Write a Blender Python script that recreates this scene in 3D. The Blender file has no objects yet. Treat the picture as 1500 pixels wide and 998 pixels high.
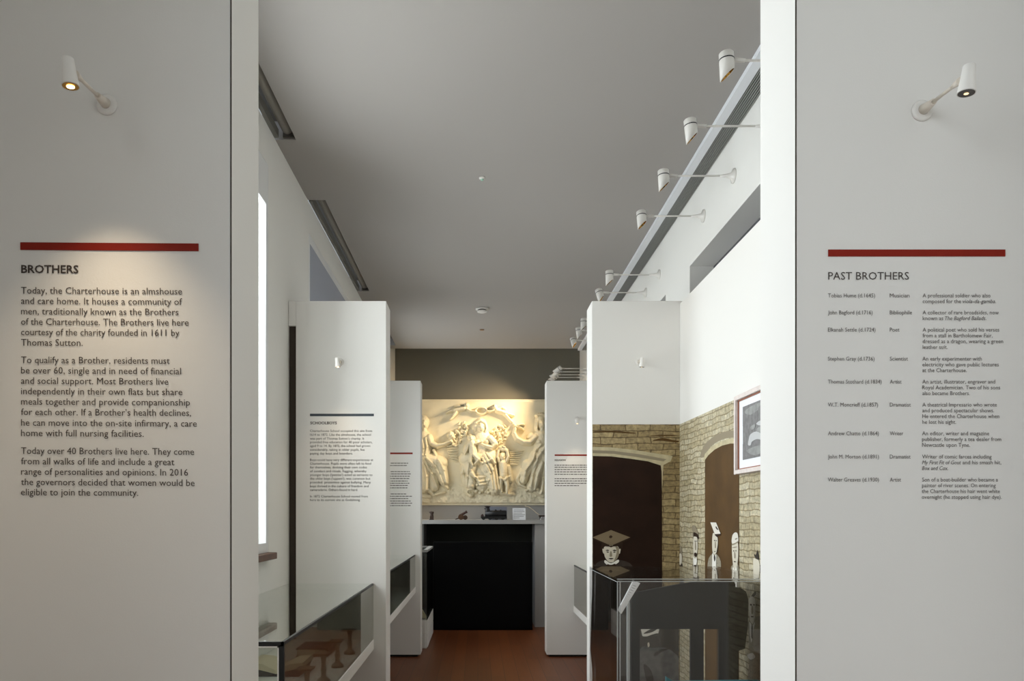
import bpy, bmesh, math, random
import numpy as np
from mathutils import Vector, Matrix

random.seed(7)
S = bpy.context.scene
C = S.collection

# ------------------------------------------------------------------ camera
EYE = 1.55
F = 1100.0                      # focal length in pixels of the 1500 px wide frame
VX, VY = 700.0, 755.0           # vanishing point of the gallery's long axis
cam_d = bpy.data.cameras.new('camera')
cam = bpy.data.objects.new('camera', cam_d); C.objects.link(cam)
cam.location = (0, 0, EYE); cam.rotation_euler = (math.pi/2, 0, 0)
cam_d.sensor_width = 36.0
cam_d.lens = 36.0*F/1500.0
cam_d.shift_x = (750.0-VX)/1500.0
cam_d.shift_y = (VY-499.0)/1500.0
cam_d.clip_start = 0.02
S.camera = cam

# ------------------------------------------------------------------ light set-up
EXPOSURE = 0.08
WORLD_STRENGTH = 1.0
WINDOW_POWER = {0: 14, 1: 122, 2: 122, 3: 100, 4: 60}
WINDOW_PITCH = {0: 0, 1: 26, 2: 0, 3: 0, 4: 0}
WINDOW_YAW = {0: 0, 1: 0, 2: -28, 3: -20, 4: 0}      # window lights turned back towards the camera to dim the panels beyond
S.view_settings.view_transform = 'Standard'
S.view_settings.look = 'None'
S.view_settings.gamma = 1
S.view_settings.use_curve_mapping = False
S.view_settings.exposure = EXPOSURE
w = bpy.data.worlds.new('overcast_sky'); S.world = w; w.use_nodes = True
bg = w.node_tree.nodes['Background']
bg.inputs[0].default_value = (0.80, 0.90, 1.0, 1); bg.inputs[1].default_value = WORLD_STRENGTH

WIN = [(-3.4, -2.5), (-1.95, 0.2), (2.55, 4.66), (5.77, 7.5), (9.05, 10.6)]   # windows of the left wall along y
SILL_Z, HEAD_Z = 1.32, 3.72
XL, XR, XLINE = -1.30, 1.60, 1.386
ZC = 3.96
YB, YE = -3.6, 11.8            # behind the camera / far wall
for i, (a, b) in enumerate(WIN):
    ld = bpy.data.lights.new('daylight', 'AREA'); ld.shape = 'RECTANGLE'
    ld.size = HEAD_Z-SILL_Z-.1; ld.size_y = b-a-.1
    ld.energy = WINDOW_POWER[i]; ld.color = (0.86, 0.90, 1.0) if i == 1 else (0.91, 0.935, 1.0)
    lo = bpy.data.objects.new('daylight', ld); C.objects.link(lo)
    lo.location = (XL-.66, (a+b)/2, (SILL_Z+HEAD_Z)/2); lo.rotation_euler = (0, -math.pi/2+math.radians(WINDOW_PITCH[i]), math.radians(WINDOW_YAW[i]))

# ------------------------------------------------------------------ helpers
def P(px, py, d):
    return Vector(((px-VX)*d/F, d, EYE+(VY-py)*d/F))
def PX(px, py, X):
    """pixel onto a plane x = X that runs along the gallery"""
    d = min(X*F/(px-VX), 5.141)
    return Vector((X, d, EYE+(VY-py)*d/F))

def srgb(r, g, b):
    f = lambda c: (c/12.92 if c <= .04045 else ((c+.055)/1.055)**2.4)
    return (f(r/255), f(g/255), f(b/255), 1)

MATS = {}
def mat(name, col, rough=.6, metal=0, emit=None, estr=0, bump=0, bscale=60, spec=.5, var=0, vscale=8):
    if name in MATS: return MATS[name]
    m = bpy.data.materials.new(name); m.use_nodes = True
    nt = m.node_tree; b = nt.nodes['Principled BSDF']
    b.inputs['Base Color'].default_value = col
    b.inputs['Roughness'].default_value = rough
    b.inputs['Metallic'].default_value = metal
    b.inputs['Specular IOR Level'].default_value = .15 if name.endswith('print') else spec
    tc = nt.nodes.new('ShaderNodeTexCoord')
    if emit:
        b.inputs['Emission Color'].default_value = emit
        b.inputs['Emission Strength'].default_value = estr
    if bump:
        n = nt.nodes.new('ShaderNodeTexNoise'); n.inputs['Scale'].default_value = bscale
        n.inputs['Detail'].default_value = 4
        nt.links.new(tc.outputs['Object'], n.inputs['Vector'])
        bp = nt.nodes.new('ShaderNodeBump'); bp.inputs['Strength'].default_value = bump
        bp.inputs['Distance'].default_value = .002
        nt.links.new(n.outputs[0], bp.inputs['Height']); nt.links.new(bp.outputs[0], b.inputs['Normal'])
    if var:
        n = nt.nodes.new('ShaderNodeTexNoise'); n.inputs['Scale'].default_value = vscale
        n.inputs['Detail'].default_value = 5
        nt.links.new(tc.outputs['Object'], n.inputs['Vector'])
        r = nt.nodes.new('ShaderNodeValToRGB')
        r.color_ramp.elements[0].position = .3; r.color_ramp.elements[1].position = .7
        lo = [max(0, c*(1-var)) for c in col[:3]]+[1]; hi = [min(1, c*(1+var)) for c in col[:3]]+[1]
        r.color_ramp.elements[0].color = lo; r.color_ramp.elements[1].color = hi
        nt.links.new(n.outputs[0], r.inputs[0]); nt.links.new(r.outputs[0], b.inputs['Base Color'])
    MATS[name] = m
    return m

def glass(name, tint, spec=1.0, base_f=.045):
    m = bpy.data.materials.new(name); m.use_nodes = True
    nt = m.node_tree; nt.nodes.clear()
    out = nt.nodes.new('ShaderNodeOutputMaterial')
    tr = nt.nodes.new('ShaderNodeBsdfTransparent'); tr.inputs[0].default_value = tint
    gl = nt.nodes.new('ShaderNodeBsdfGlossy'); gl.inputs['Roughness'].default_value = .01
    gl.inputs[0].default_value = (spec, spec, spec, 1)
    geo = nt.nodes.new('ShaderNodeNewGeometry')
    dot = nt.nodes.new('ShaderNodeVectorMath'); dot.operation = 'DOT_PRODUCT'
    nt.links.new(geo.outputs['Incoming'], dot.inputs[0]); nt.links.new(geo.outputs['Normal'], dot.inputs[1])
    ab = nt.nodes.new('ShaderNodeMath'); ab.operation = 'ABSOLUTE'
    nt.links.new(dot.outputs['Value'], ab.inputs[0])
    om = nt.nodes.new('ShaderNodeMath'); om.operation = 'SUBTRACT'; om.inputs[0].default_value = 1
    nt.links.new(ab.outputs[0], om.inputs[1])
    pw = nt.nodes.new('ShaderNodeMath'); pw.operation = 'POWER'; pw.inputs[1].default_value = 5
    nt.links.new(om.outputs[0], pw.inputs[0])
    ma = nt.nodes.new('ShaderNodeMath'); ma.operation = 'MULTIPLY_ADD'
    ma.inputs[1].default_value = 1-base_f; ma.inputs[2].default_value = base_f
    nt.links.new(pw.outputs[0], ma.inputs[0])
    mx = nt.nodes.new('ShaderNodeMixShader')
    nt.links.new(ma.outputs[0], mx.inputs[0]); nt.links.new(tr.outputs[0], mx.inputs[1]); nt.links.new(gl.outputs[0], mx.inputs[2])
    nt.links.new(mx.outputs[0], out.inputs[0])
    MATS[name] = m
    return m

class MB:
    def __init__(s): s.v = []; s.f = []; s.m = []; s.sm = []
    def add(s, verts, faces, mi=0, smooth=False):
        o = len(s.v); s.v += [tuple(v) for v in verts]
        for f in faces:
            s.f.append([i+o for i in f]); s.m.append(mi); s.sm.append(smooth)
        return s
    def box(s, x0, x1, y0, y1, z0, z1, mi=0):
        v = [(x, y, z) for x in (x0, x1) for y in (y0, y1) for z in (z0, z1)]
        return s.add(v, [(0,1,3,2),(4,6,7,5),(0,4,5,1),(2,3,7,6),(0,2,6,4),(1,5,7,3)], mi)
    def tube(s, p, q, r0, r1=None, seg=16, mi=0, caps=True):
        p, q = Vector(p), Vector(q); r1 = r0 if r1 is None else r1
        d = (q-p).normalized(); a = d.orthogonal().normalized(); b = d.cross(a)
        v = []
        for c, r in ((p, r0), (q, r1)):
            for k in range(seg):
                t = 2*math.pi*k/seg; v.append(c+a*(r*math.cos(t))+b*(r*math.sin(t)))
        s.add(v, [(k, (k+1) % seg, seg+(k+1) % seg, seg+k) for k in range(seg)], mi, True)
        if caps: s.add(v[:seg], [tuple(range(seg))[::-1]], mi); s.add(v[seg:], [tuple(range(seg))], mi)
        return s
    def lathe(s, c, prof, seg=20, mi=0, axis=(0,0,1)):
        c = Vector(c); d = Vector(axis).normalized(); a = d.orthogonal().normalized(); b = d.cross(a)
        v = []
        for r, h in prof:
            for k in range(seg):
                t = 2*math.pi*k/seg; v.append(c+d*h+a*(r*math.cos(t))+b*(r*math.sin(t)))
        fs = []
        for i in range(len(prof)-1):
            for k in range(seg):
                fs.append((i*seg+k, i*seg+(k+1) % seg, (i+1)*seg+(k+1) % seg, (i+1)*seg+k))
        s.add(v, fs, mi, True)
        n = len(prof)
        s.add(v[:seg], [tuple(range(seg))[::-1]], mi); s.add(v[(n-1)*seg:], [tuple(range(seg))], mi)
        return s
    def path(s, pts, r, seg=10, mi=0):
        for a, b in zip(pts[:-1], pts[1:]): s.tube(a, b, r, r, seg, mi)
        return s
    def prism(s, pts, ext, mi=0):
        """closed outline (3-D points) given thickness along ext"""
        n = len(pts); pts = [Vector(p) for p in pts]; e = Vector(ext)
        v = pts+[p+e for p in pts]
        s.add(v, [tuple(range(n)), tuple(range(2*n-1, n-1, -1))], mi)
        s.add(v, [(k, k+n, (k+1) % n+n, (k+1) % n) for k in range(n)], mi)
        return s
    def ball(s, c, rx, ry, rz, mi=0, nu=14, nv=9):
        v = []; fs = []
        for i in range(nv+1):
            th = math.pi*i/nv
            for k in range(nu):
                ph = 2*math.pi*k/nu
                v.append((c[0]+rx*math.sin(th)*math.cos(ph), c[1]+ry*math.sin(th)*math.sin(ph), c[2]+rz*math.cos(th)))
        for i in range(nv):
            for k in range(nu):
                fs.append((i*nu+k, (i+1)*nu+k, (i+1)*nu+(k+1) % nu, i*nu+(k+1) % nu))
        return s.add(v, fs, mi, True)
    def build(s, name, mats, parent=None, bevel=0, base=None, segs=2):
        if not isinstance(mats, (list, tuple)): mats = [mats]
        off = Vector((0,0,0))
        if parent is not None: off = WORLD[parent.name]
        if base is not None: off = Vector(base)
        me = bpy.data.meshes.new(name)
        me.from_pydata([tuple(Vector(v)-off) for v in s.v], [], s.f)
        for m in mats: me.materials.append(m)
        me.polygons.foreach_set('material_index', s.m)
        me.polygons.foreach_set('use_smooth', s.sm)
        bm = bmesh.new(); bm.from_mesh(me)
        bmesh.ops.remove_doubles(bm, verts=bm.verts, dist=1e-5)
        bmesh.ops.recalc_face_normals(bm, faces=bm.faces)
        bm.to_mesh(me); bm.free()
        o = bpy.data.objects.new(name, me); C.objects.link(o)
        if parent is not None: o.parent = parent; WORLD[o.name] = off.copy()
        else:
            o.location = off; WORLD[o.name] = off.copy()
        if bevel:
            bv = o.modifiers.new('bevel', 'BEVEL'); bv.width = bevel; bv.segments = segs; bv.limit_method = 'ANGLE'
        return o
WORLD = {}

def thing(name, label, cat, loc, group=None):
    o = bpy.data.objects.new(name, None); C.objects.link(o)
    o.location = loc; o.empty_display_size = .1
    WORLD[o.name] = Vector(loc)
    return tag(o, label, cat, group)
def tag(o, label, cat, group=None):
    o['label'] = label; o['category'] = cat
    if group: o['group'] = group
    return o
def struct(o):
    o['kind'] = 'structure'; return o
def copy_tree(o, parent=None):
    c = o.copy(); C.objects.link(c)
    if parent is not None: c.parent = parent
    for ch in list(o.children): copy_tree(ch, c)
    return c

def smooth_loop(pts, n=4):
    out = []; L = len(pts)
    for i in range(L):
        p0, p1, p2, p3 = pts[(i-1) % L], pts[i], pts[(i+1) % L], pts[(i+2) % L]
        for k in range(n):
            t = k/n
            out.append(tuple(.5*((2*b)+(-a+c)*t+(2*a-5*b+4*c-d)*t*t+(-a+3*b-3*c+d)*t**3) for a, b, c, d in zip(p0, p1, p2, p3)))
    return out

# ------------------------------------------------------------------ materials
WHITE = mat('white_wall_paint', srgb(236, 234, 229), .75, bump=.12, bscale=220)
PANELW = mat('white_panel_paint', srgb(234, 231, 226), .7, bump=.1, bscale=250)
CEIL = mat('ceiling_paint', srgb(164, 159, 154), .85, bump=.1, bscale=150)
TAUPE = mat('taupe_wall_paint', srgb(122, 118, 106), .8, bump=.1, bscale=150)
RED = mat('red_vinyl', srgb(138, 30, 12), .55, spec=.2)
NAVY = mat('dark_blue_grey_vinyl', srgb(58, 66, 74), .5)
INK = mat('dark_brown_lettering', srgb(66, 56, 50), .6)
INKL = mat('grey_brown_lettering', srgb(92, 84, 80), .6)
LAMPW = mat('white_lamp_enamel', srgb(232, 228, 222), .35)
CREAM = mat('cream_lamp_arm', srgb(224, 214, 200), .4)
BLACK = mat('black_rubber', srgb(14, 14, 14), .4)
GOLD = mat('gold_reflector', srgb(200, 150, 70), .25, metal=1)
LENS = mat('lit_lamp_lens', srgb(255, 220, 160), .3, emit=(1, .72, .36, 1), estr=6)
LENSDIM = mat('dim_lamp_lens', srgb(255, 220, 160), .3, emit=(1, .75, .45, 1), estr=1.2)
METAL = mat('grey_track_metal', srgb(120, 118, 112), .6)
DARKBOX = mat('dark_recess_lining', srgb(96, 92, 86), .8)
BLUEDARK = mat('dark_blue_grey_blind', srgb(78, 77, 82), .8, var=.05, vscale=3)
SLOTDARK = mat('dark_seam_slot_shade', srgb(58, 48, 38), .8)
SILLB = mat('brown_sill_wood', srgb(98, 66, 48), .5, var=.2, vscale=14)
FRAMEW = mat('white_window_frame', srgb(236, 236, 236), .4)
PLASTER = mat('cream_plaster', srgb(238, 228, 200), .7, bump=.25, bscale=45, var=.06, vscale=5)
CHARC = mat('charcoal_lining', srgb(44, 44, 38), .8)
SOOT = mat('soot_black', srgb(7, 7, 7), .7, spec=.12)
GREYP = mat('grey_counter_paint', srgb(168, 166, 164), .6)
DKFAB = mat('charcoal_display_cloth', srgb(30, 26, 25), .9, bump=.3, bscale=300)
PAPER = mat('white_card', srgb(240, 240, 244), .6)
CREAMP = mat('cream_paper', srgb(214, 200, 168), .7)
BROWN = mat('dark_brown_wood', srgb(48, 28, 17), .5, var=.25, vscale=40)
LEATHER = mat('red_brown_leather', srgb(84, 44, 28), .5, var=.2, vscale=60)
STONE = mat('grey_beige_resin', srgb(150, 140, 122), .5, var=.1, vscale=30)
PINKW = mat('pale_limed_wood', srgb(226, 214, 208), .5, var=.06, vscale=40)
TEAL = mat('teal_card', srgb(40, 120, 130), .5)
ENGINE = mat('black_engine_paint', srgb(26, 24, 26), .5)
GREYCARD = mat('blue_grey_card', srgb(132, 134, 146), .7)
BRASS = mat('brass', srgb(190, 150, 80), .3, metal=1)
CLEAR = glass('clear_glass', (.93, .95, .93, 1))
DIMGLASS = glass('grey_dimming_glass', (.58, .57, .53, 1), .9)  # tint paints dark reflections and dim interiors into the case glass
ACRYL = glass('clear_acrylic', (.98, .98, .98, 1), .8)
ACEDGE = mat('acrylic_edge', srgb(196, 200, 202), .2, spec=.7)

def wood_floor():
    m = bpy.data.materials.new('brown_floor_boards'); m.use_nodes = True
    nt = m.node_tree; b = nt.nodes['Principled BSDF']; b.inputs['Roughness'].default_value = .42
    tc = nt.nodes.new('ShaderNodeTexCoord')
    mp = nt.nodes.new('ShaderNodeMapping'); mp.inputs['Rotation'].default_value = (0, 0, math.pi/2)
    nt.links.new(tc.outputs['Object'], mp.inputs[0])
    br = nt.nodes.new('ShaderNodeTexBrick'); br.inputs['Scale'].default_value = 1
    br.inputs['Brick Width'].default_value = 1.8; br.inputs['Row Height'].default_value = .13
    br.inputs['Mortar Size'].default_value = .0025
    br.inputs['Color1'].default_value = srgb(122, 66, 30); br.inputs['Color2'].default_value = srgb(106, 56, 25)
    br.inputs['Mortar'].default_value = srgb(70, 40, 24)
    nt.links.new(mp.outputs[0], br.inputs['Vector'])
    mp2 = nt.nodes.new('ShaderNodeMapping'); mp2.inputs['Scale'].default_value = (40, 2, 1)
    nt.links.new(tc.outputs['Object'], mp2.inputs[0])
    n = nt.nodes.new('ShaderNodeTexNoise'); n.inputs['Scale'].default_value = 1; n.inputs['Detail'].default_value = 5
    nt.links.new(mp2.outputs[0], n.inputs['Vector'])
    r = nt.nodes.new('ShaderNodeMapRange'); r.inputs[3].default_value = .75; r.inputs[4].default_value = 1.2
    nt.links.new(n.outputs[0], r.inputs[0])
    mx = nt.nodes.new('ShaderNodeMix'); mx.data_type = 'RGBA'; mx.blend_type = 'MULTIPLY'; mx.inputs[0].default_value = 1
    nt.links.new(br.outputs['Color'], mx.inputs[6]); nt.links.new(r.outputs[0], mx.inputs[7])
    nt.links.new(mx.outputs[2], b.inputs['Base Color'])
    return m
FLOOR = wood_floor()

def mural_brick(name, side):
    """sepia photograph of rough brick courses; side: printed on a plane x = const"""
    m = bpy.data.materials.new(name); m.use_nodes = True
    nt = m.node_tree; b = nt.nodes['Principled BSDF']; b.inputs['Roughness'].default_value = .55
    tc = nt.nodes.new('ShaderNodeTexCoord')
    sp = nt.nodes.new('ShaderNodeSeparateXYZ'); nt.links.new(tc.outputs['Object'], sp.inputs[0])
    cb = nt.nodes.new('ShaderNodeCombineXYZ')
    nt.links.new(sp.outputs['Y' if side else 'X'], cb.inputs[0]); nt.links.new(sp.outputs['Z'], cb.inputs[1])
    n = nt.nodes.new('ShaderNodeTexNoise'); n.inputs['Scale'].default_value = 6; n.inputs['Detail'].default_value = 5
    nt.links.new(cb.outputs[0], n.inputs['Vector'])
    ns = nt.nodes.new('ShaderNodeVectorMath'); ns.operation = 'SCALE'; ns.inputs['Scale'].default_value = .045
    nt.links.new(n.outputs['Color'], ns.inputs[0])
    ad = nt.nodes.new('ShaderNodeVectorMath'); nt.links.new(cb.outputs[0], ad.inputs[0]); nt.links.new(ns.outputs[0], ad.inputs[1])
    br = nt.nodes.new('ShaderNodeTexBrick'); br.inputs['Scale'].default_value = 1
    br.inputs['Brick Width'].default_value = .15 if side else .17
    br.inputs['Row Height'].default_value = .034 if side else .043
    br.inputs['Mortar Size'].default_value = .0042; br.inputs['Mortar Smooth'].default_value = .6
    br.inputs['Bias'].default_value = 0
    br.inputs['Color1'].default_value = srgb(204, 194, 166) if side else srgb(172, 152, 110)
    br.inputs['Color2'].default_value = srgb(176, 162, 128) if side else srgb(140, 120, 80)
    br.inputs['Mortar'].default_value = srgb(136, 120, 84) if side else srgb(96, 76, 44)
    nt.links.new(ad.outputs[0], br.inputs['Vector'])
    n2 = nt.nodes.new('ShaderNodeTexNoise'); n2.inputs['Scale'].default_value = 34; n2.inputs['Detail'].default_value = 6
    n2.inputs['Roughness'].default_value = .7
    nt.links.new(cb.outputs[0], n2.inputs['Vector'])
    r = nt.nodes.new('ShaderNodeMapRange'); r.inputs[1].default_value = .3; r.inputs[2].default_value = .7
    r.inputs[3].default_value = .45; r.inputs[4].default_value = 1.42
    nt.links.new(n2.outputs[0], r.inputs[0])
    mx = nt.nodes.new('ShaderNodeMix'); mx.data_type = 'RGBA'; mx.blend_type = 'MULTIPLY'; mx.inputs[0].default_value = 1
    nt.links.new(br.outputs['Color'], mx.inputs[6]); nt.links.new(r.outputs[0], mx.inputs[7])
    nt.links.new(mx.outputs[2], b.inputs['Base Color'])
    return m
BRICKF = mural_brick('sepia_rubble_print', False)
BRICKS = mural_brick('sepia_brick_print', True)
MDOOR = mat('dark_doorway_print', srgb(40, 24, 16), .55, var=.25, vscale=6)
MDOOR2 = mat('brown_doorway_print', srgb(88, 64, 34), .55, var=.2, vscale=6)
MPALE = mat('pale_stone_print', srgb(196, 184, 150), .55, var=.15, vscale=20)
SKIN = mat('sepia_skin_print', srgb(216, 208, 190), .55)
SKINS = mat('sepia_skin_shadow_print', srgb(150, 138, 116), .55)
HAIR = mat('sepia_hair_print', srgb(52, 38, 28), .55)
JACK = mat('sepia_jacket_print', srgb(62, 54, 48), .55, var=.2, vscale=30)
TWEED = mat('sepia_tweed_print', srgb(150, 142, 124), .55, var=.3, vscale=90)
CAPG = mat('sepia_cap_print', srgb(128, 112, 88), .55)
CAPW = mat('sepia_pale_cap_print', srgb(226, 220, 208), .55)
SHIRT = mat('sepia_shirt_print', srgb(236, 232, 222), .55)
TROUS = mat('sepia_trouser_print', srgb(104, 100, 98), .55, var=.3, vscale=25)
BWD = mat('photo_black', srgb(46, 46, 50), .5); BWM = mat('photo_grey', srgb(120, 118, 118), .5, var=.25, vscale=40)
BWM2 = mat('photo_mid_grey', srgb(146, 146, 144), .5, var=.2, vscale=30); BWL = mat('photo_pale_grey', srgb(196, 196, 196), .5)
PRINT = [MDOOR, MDOOR2, MPALE, SKIN, SKINS, HAIR, JACK, TWEED, CAPG, CAPW, SHIRT, TROUS]
PI_ = {'door': 0, 'door2': 1, 'pale': 2, 'skin': 3, 'shade': 4, 'hair': 5, 'jack': 6, 'tweed': 7, 'cap': 8, 'capw': 9, 'shirt': 10, 'trous': 11}

# ------------------------------------------------------------------ room shell
struct(MB().box(-1.95, 2.2, YB, YE+.2, -.12, 0).build('floor', FLOOR))

SLOTS = [(-2.1, .4), (2.3, 4.82), (5.74, 8.08), (8.95, 10.65)]
SX0, SX1 = -1.312, -1.167
c = MB()
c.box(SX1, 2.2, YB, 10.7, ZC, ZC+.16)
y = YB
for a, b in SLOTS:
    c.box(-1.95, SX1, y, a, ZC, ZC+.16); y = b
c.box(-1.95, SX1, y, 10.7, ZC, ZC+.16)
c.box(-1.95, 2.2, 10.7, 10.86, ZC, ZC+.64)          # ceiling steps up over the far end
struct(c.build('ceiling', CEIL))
struct(MB().box(-1.95, 2.2, 10.86, YE+.2, 4.44, 4.6).build('ceiling_far', TAUPE))

wl = MB()
wl.box(-1.92, XL, YB, YE, 0, SILL_Z); wl.box(-1.92, XL, YB, YE, HEAD_Z, 4.6 if False else ZC)
wl.box(-1.92, XL, 10.7, YE, ZC, 4.44)
y = YB
for a, b in WIN:
    wl.box(-1.92, XL, y, a, SILL_Z, HEAD_Z); y = b
wl.box(-1.92, XL, y, YE, SILL_Z, HEAD_Z)
struct(wl.build('wall_left', WHITE))

REC = [(3.2, 5.67), (6.4, 8.7), (9.4, 11.2)]
wr = MB(); RZ = 3.43
wr.box(XR, 1.95, YB, YE, RZ, ZC); wr.box(XR, 1.95, 10.7, YE, ZC, 4.44); wr.box(XR, 1.95, YB, YE, 0, 1.3)
y = YB
for a, b in REC:
    wr.box(XR, 1.95, y, a, 1.3, RZ); y = b
wr.box(XR, 1.95, y, YE, 1.3, RZ)
struct(wr.build('wall_right', WHITE))
for a, b in REC:
    struct(MB().box(1.78, 1.80, a, b, 1.3, RZ).build('trim_recess', BLUEDARK))
struct(MB().box(-1.95, 2.2, YE, YE+.2, 0, 4.6).build('wall_far', TAUPE))
struct(MB().box(-1.95, 2.2, YB-.15, YB, 0, 4.2).build('wall_behind', TAUPE))

# windows in the left wall
for i, (a, b) in enumerate(WIN):
    root = bpy.data.objects.new('window_%d' % (i+1), None); C.objects.link(root)
    root.location = (XL, (a+b)/2, SILL_Z); WORLD[root.name] = Vector(root.location); struct(root)
    fw = .045
    f = MB()
    f.box(-1.345, XL, a, a+fw, SILL_Z, HEAD_Z); f.box(-1.345, XL, b-fw, b, SILL_Z, HEAD_Z)
    f.box(-1.345, XL, a+fw, b-fw, SILL_Z, SILL_Z+.06); f.box(-1.345, XL, a+fw, b-fw, HEAD_Z-.07, HEAD_Z)
    f.build('window_frame', FRAMEW, root, bevel=.004)
    MB().box(-1.327, -1.319, a+fw, b-fw, SILL_Z+.06, HEAD_Z-.07).build('window_pane', CLEAR, root)
    my = (a+b)/2
    MB().box(-1.343, -1.302, my-.02, my+.02, SILL_Z+.06, HEAD_Z-.07).build('glazing_bar', FRAMEW, root)
    MB().box(-1.36, -1.245, a-.03, b+.0, SILL_Z-.04, SILL_Z).build('window_sill', SILLB, root, bevel=.004)
    MB().box(-1.316, -1.298, a+fw, b-fw, HEAD_Z-(.8 if i == 3 else .26), HEAD_Z-.07).build('blind', mat('grey_blue_blind', srgb(168, 172, 184), .8) if i == 3 else FRAMEW, root)

# ceiling recesses that hold roller blinds
place = ['', 'above the nearer left window', 'above the window behind the SCHOOLBOYS panel', '']
for i, (a, b) in enumerate(SLOTS):
    if i not in (1, 2): 
        MB().box(SX0-.01, SX1+.01, a, b, ZC+.1, ZC+.12).build('trim_%d' % i, DARKBOX)['kind'] = 'structure'
        continue
    t = thing('blind_recess', 'grey roller blind in the ceiling slot ' + place[i], 'blind', (-1.24, (a+b)/2, ZC), 'roller blinds in the ceiling')
    h = MB()
    h.box(SX0, SX1, a, b, ZC+.12, ZC+.13)
    h.build('housing', DARKBOX, t)
    MB().tube((-1.215, a+.03, ZC+.055), (-1.215, b-.03, ZC+.055), .035, seg=20).build('roller', mat('blind_fabric', srgb(150, 146, 138), .8), t)
    MB().box(-1.296, -1.270, a+.01, b-.03, ZC-.004, ZC+.05).build('track', METAL, t)
    MB().box(-1.245, -1.172, b-.025, b-.006, ZC+.005, ZC+.11).build('end_bracket', mat('dark_bracket', srgb(70, 66, 62), .6), t)

# linear grille along the right of the ceiling
t = thing('ceiling_grille', 'long slatted ventilation grille along the right edge of the ceiling', 'vent', (1.5, 5, ZC))
MB().box(1.445, 1.499, 1.0, 10.86, ZC-.03, ZC).build('edge_trim', mat('white_grille_trim', srgb(226, 228, 232), .4), t)
MB().box(1.499, 1.60, 1.0, 10.86, ZC-.006, ZC-.002).build('backing', mat('grille_void', srgb(60, 60, 56), .8), t)
g = MB()
for k in range(7):
    x = 1.507+k*.0135
    g.box(x, x+.005, 1.0, 10.86, ZC-.028, ZC-.006)
g.build('slat_panel', mat('grey_slat', srgb(150, 150, 146), .5), t)

# small ceiling fittings
t = thing('smoke_detector', 'round white smoke detector on the ceiling, further along the gallery', 'smoke detector', P(706, 452, 8.75))
z = ZC; yy = 8.75; xx = .048
MB().lathe((xx, yy, ZC), [(.075, 0), (.075, -.014), (.066, -.018)]).build('base', LAMPW, t)
MB().lathe((xx, yy, ZC-.018), [(.05, 0), (.05, -.012)]).build('slot_ring', BLACK, t)
MB().lathe((xx, yy, ZC-.03), [(.06, 0), (.056, -.012), (.03, -.022), (.01, -.024)]).build('cap', LAMPW, t)
t = thing('sensor', 'tiny round ceiling sensor with a pale green dot, nearer the camera', 'sensor', (.03, 5.36, ZC))
MB().lathe((.03, 5.36, ZC), [(.022, 0), (.022, -.006), (.014, -.012)]).build('bezel', LAMPW, t)
MB().lathe((.03, 5.36, ZC-.012), [(.013, 0), (.01, -.008), (.003, -.01)]).build('dome', mat('pale_green_lens', srgb(170, 210, 190), .2), t)
t = thing('ceiling_rose', 'small brown ceiling disc beyond the smoke detector', 'ceiling disc', (.053, 9.75, ZC))
MB().lathe((.053, 9.75, ZC), [(.03, 0), (.03, -.006), (.02, -.01)]).build('disc', mat('tan_disc', srgb(150, 120, 90), .6), t)

# ------------------------------------------------------------------ lettering
def text_mesh(s, x0, x1, base, cap, at, bold=0, shear=0, spacing=1.0):
    """verts/faces of one line; at(px, py) maps the frame's pixels onto the wall"""
    cu = bpy.data.curves.new('t', 'FONT'); cu.body = s; cu.size = 1; cu.resolution_u = 2
    cu.offset = bold; cu.shear = shear; cu.space_character = spacing
    o = bpy.data.objects.new('t', cu)
    me = bpy.data.meshes.new_from_object(o)
    vs = np.array([v.co[:] for v in me.vertices]); fs = [tuple(p.vertices) for p in me.polygons]
    bpy.data.objects.remove(o); bpy.data.curves.remove(cu); bpy.data.meshes.remove(me)
    lo, hi = vs[:, 0].min(), vs[:, 0].max()
    k = cap/CAPH
    out = []
    for v in vs:
        out.append(at(x0+(v[0]-lo)/(hi-lo)*(x1-x0), base-v[1]*k))
    return out, fs
def cap_height():
    cu = bpy.data.curves.new('t', 'FONT'); cu.body = 'H'; cu.size = 1
    o = bpy.data.objects.new('t', cu); me = bpy.data.meshes.new_from_object(o)
    h = max(v.co.y for v in me.vertices)
    bpy.data.objects.remove(o); bpy.data.curves.remove(cu); bpy.data.meshes.remove(me)
    return h
CAPH = cap_height()
def lettering(name, lines, at, m, parent, cap, **kw):
    b = MB()
    for L in lines:
        s, x0, x1, base = L[:4]; k2 = dict(kw)
        if len(L) > 4: k2.update(L[4])
        v, f = text_mesh(s, x0, x1, base, cap, at, **k2)
        b.add(v, f)
    off = WORLD[parent.name]
    me = bpy.data.meshes.new(name)
    me.from_pydata([tuple(Vector(v)-off) for v in b.v], [], b.f); me.materials.append(m)
    o = bpy.data.objects.new(name, me); C.objects.link(o); o.parent = parent
    return o

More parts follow.
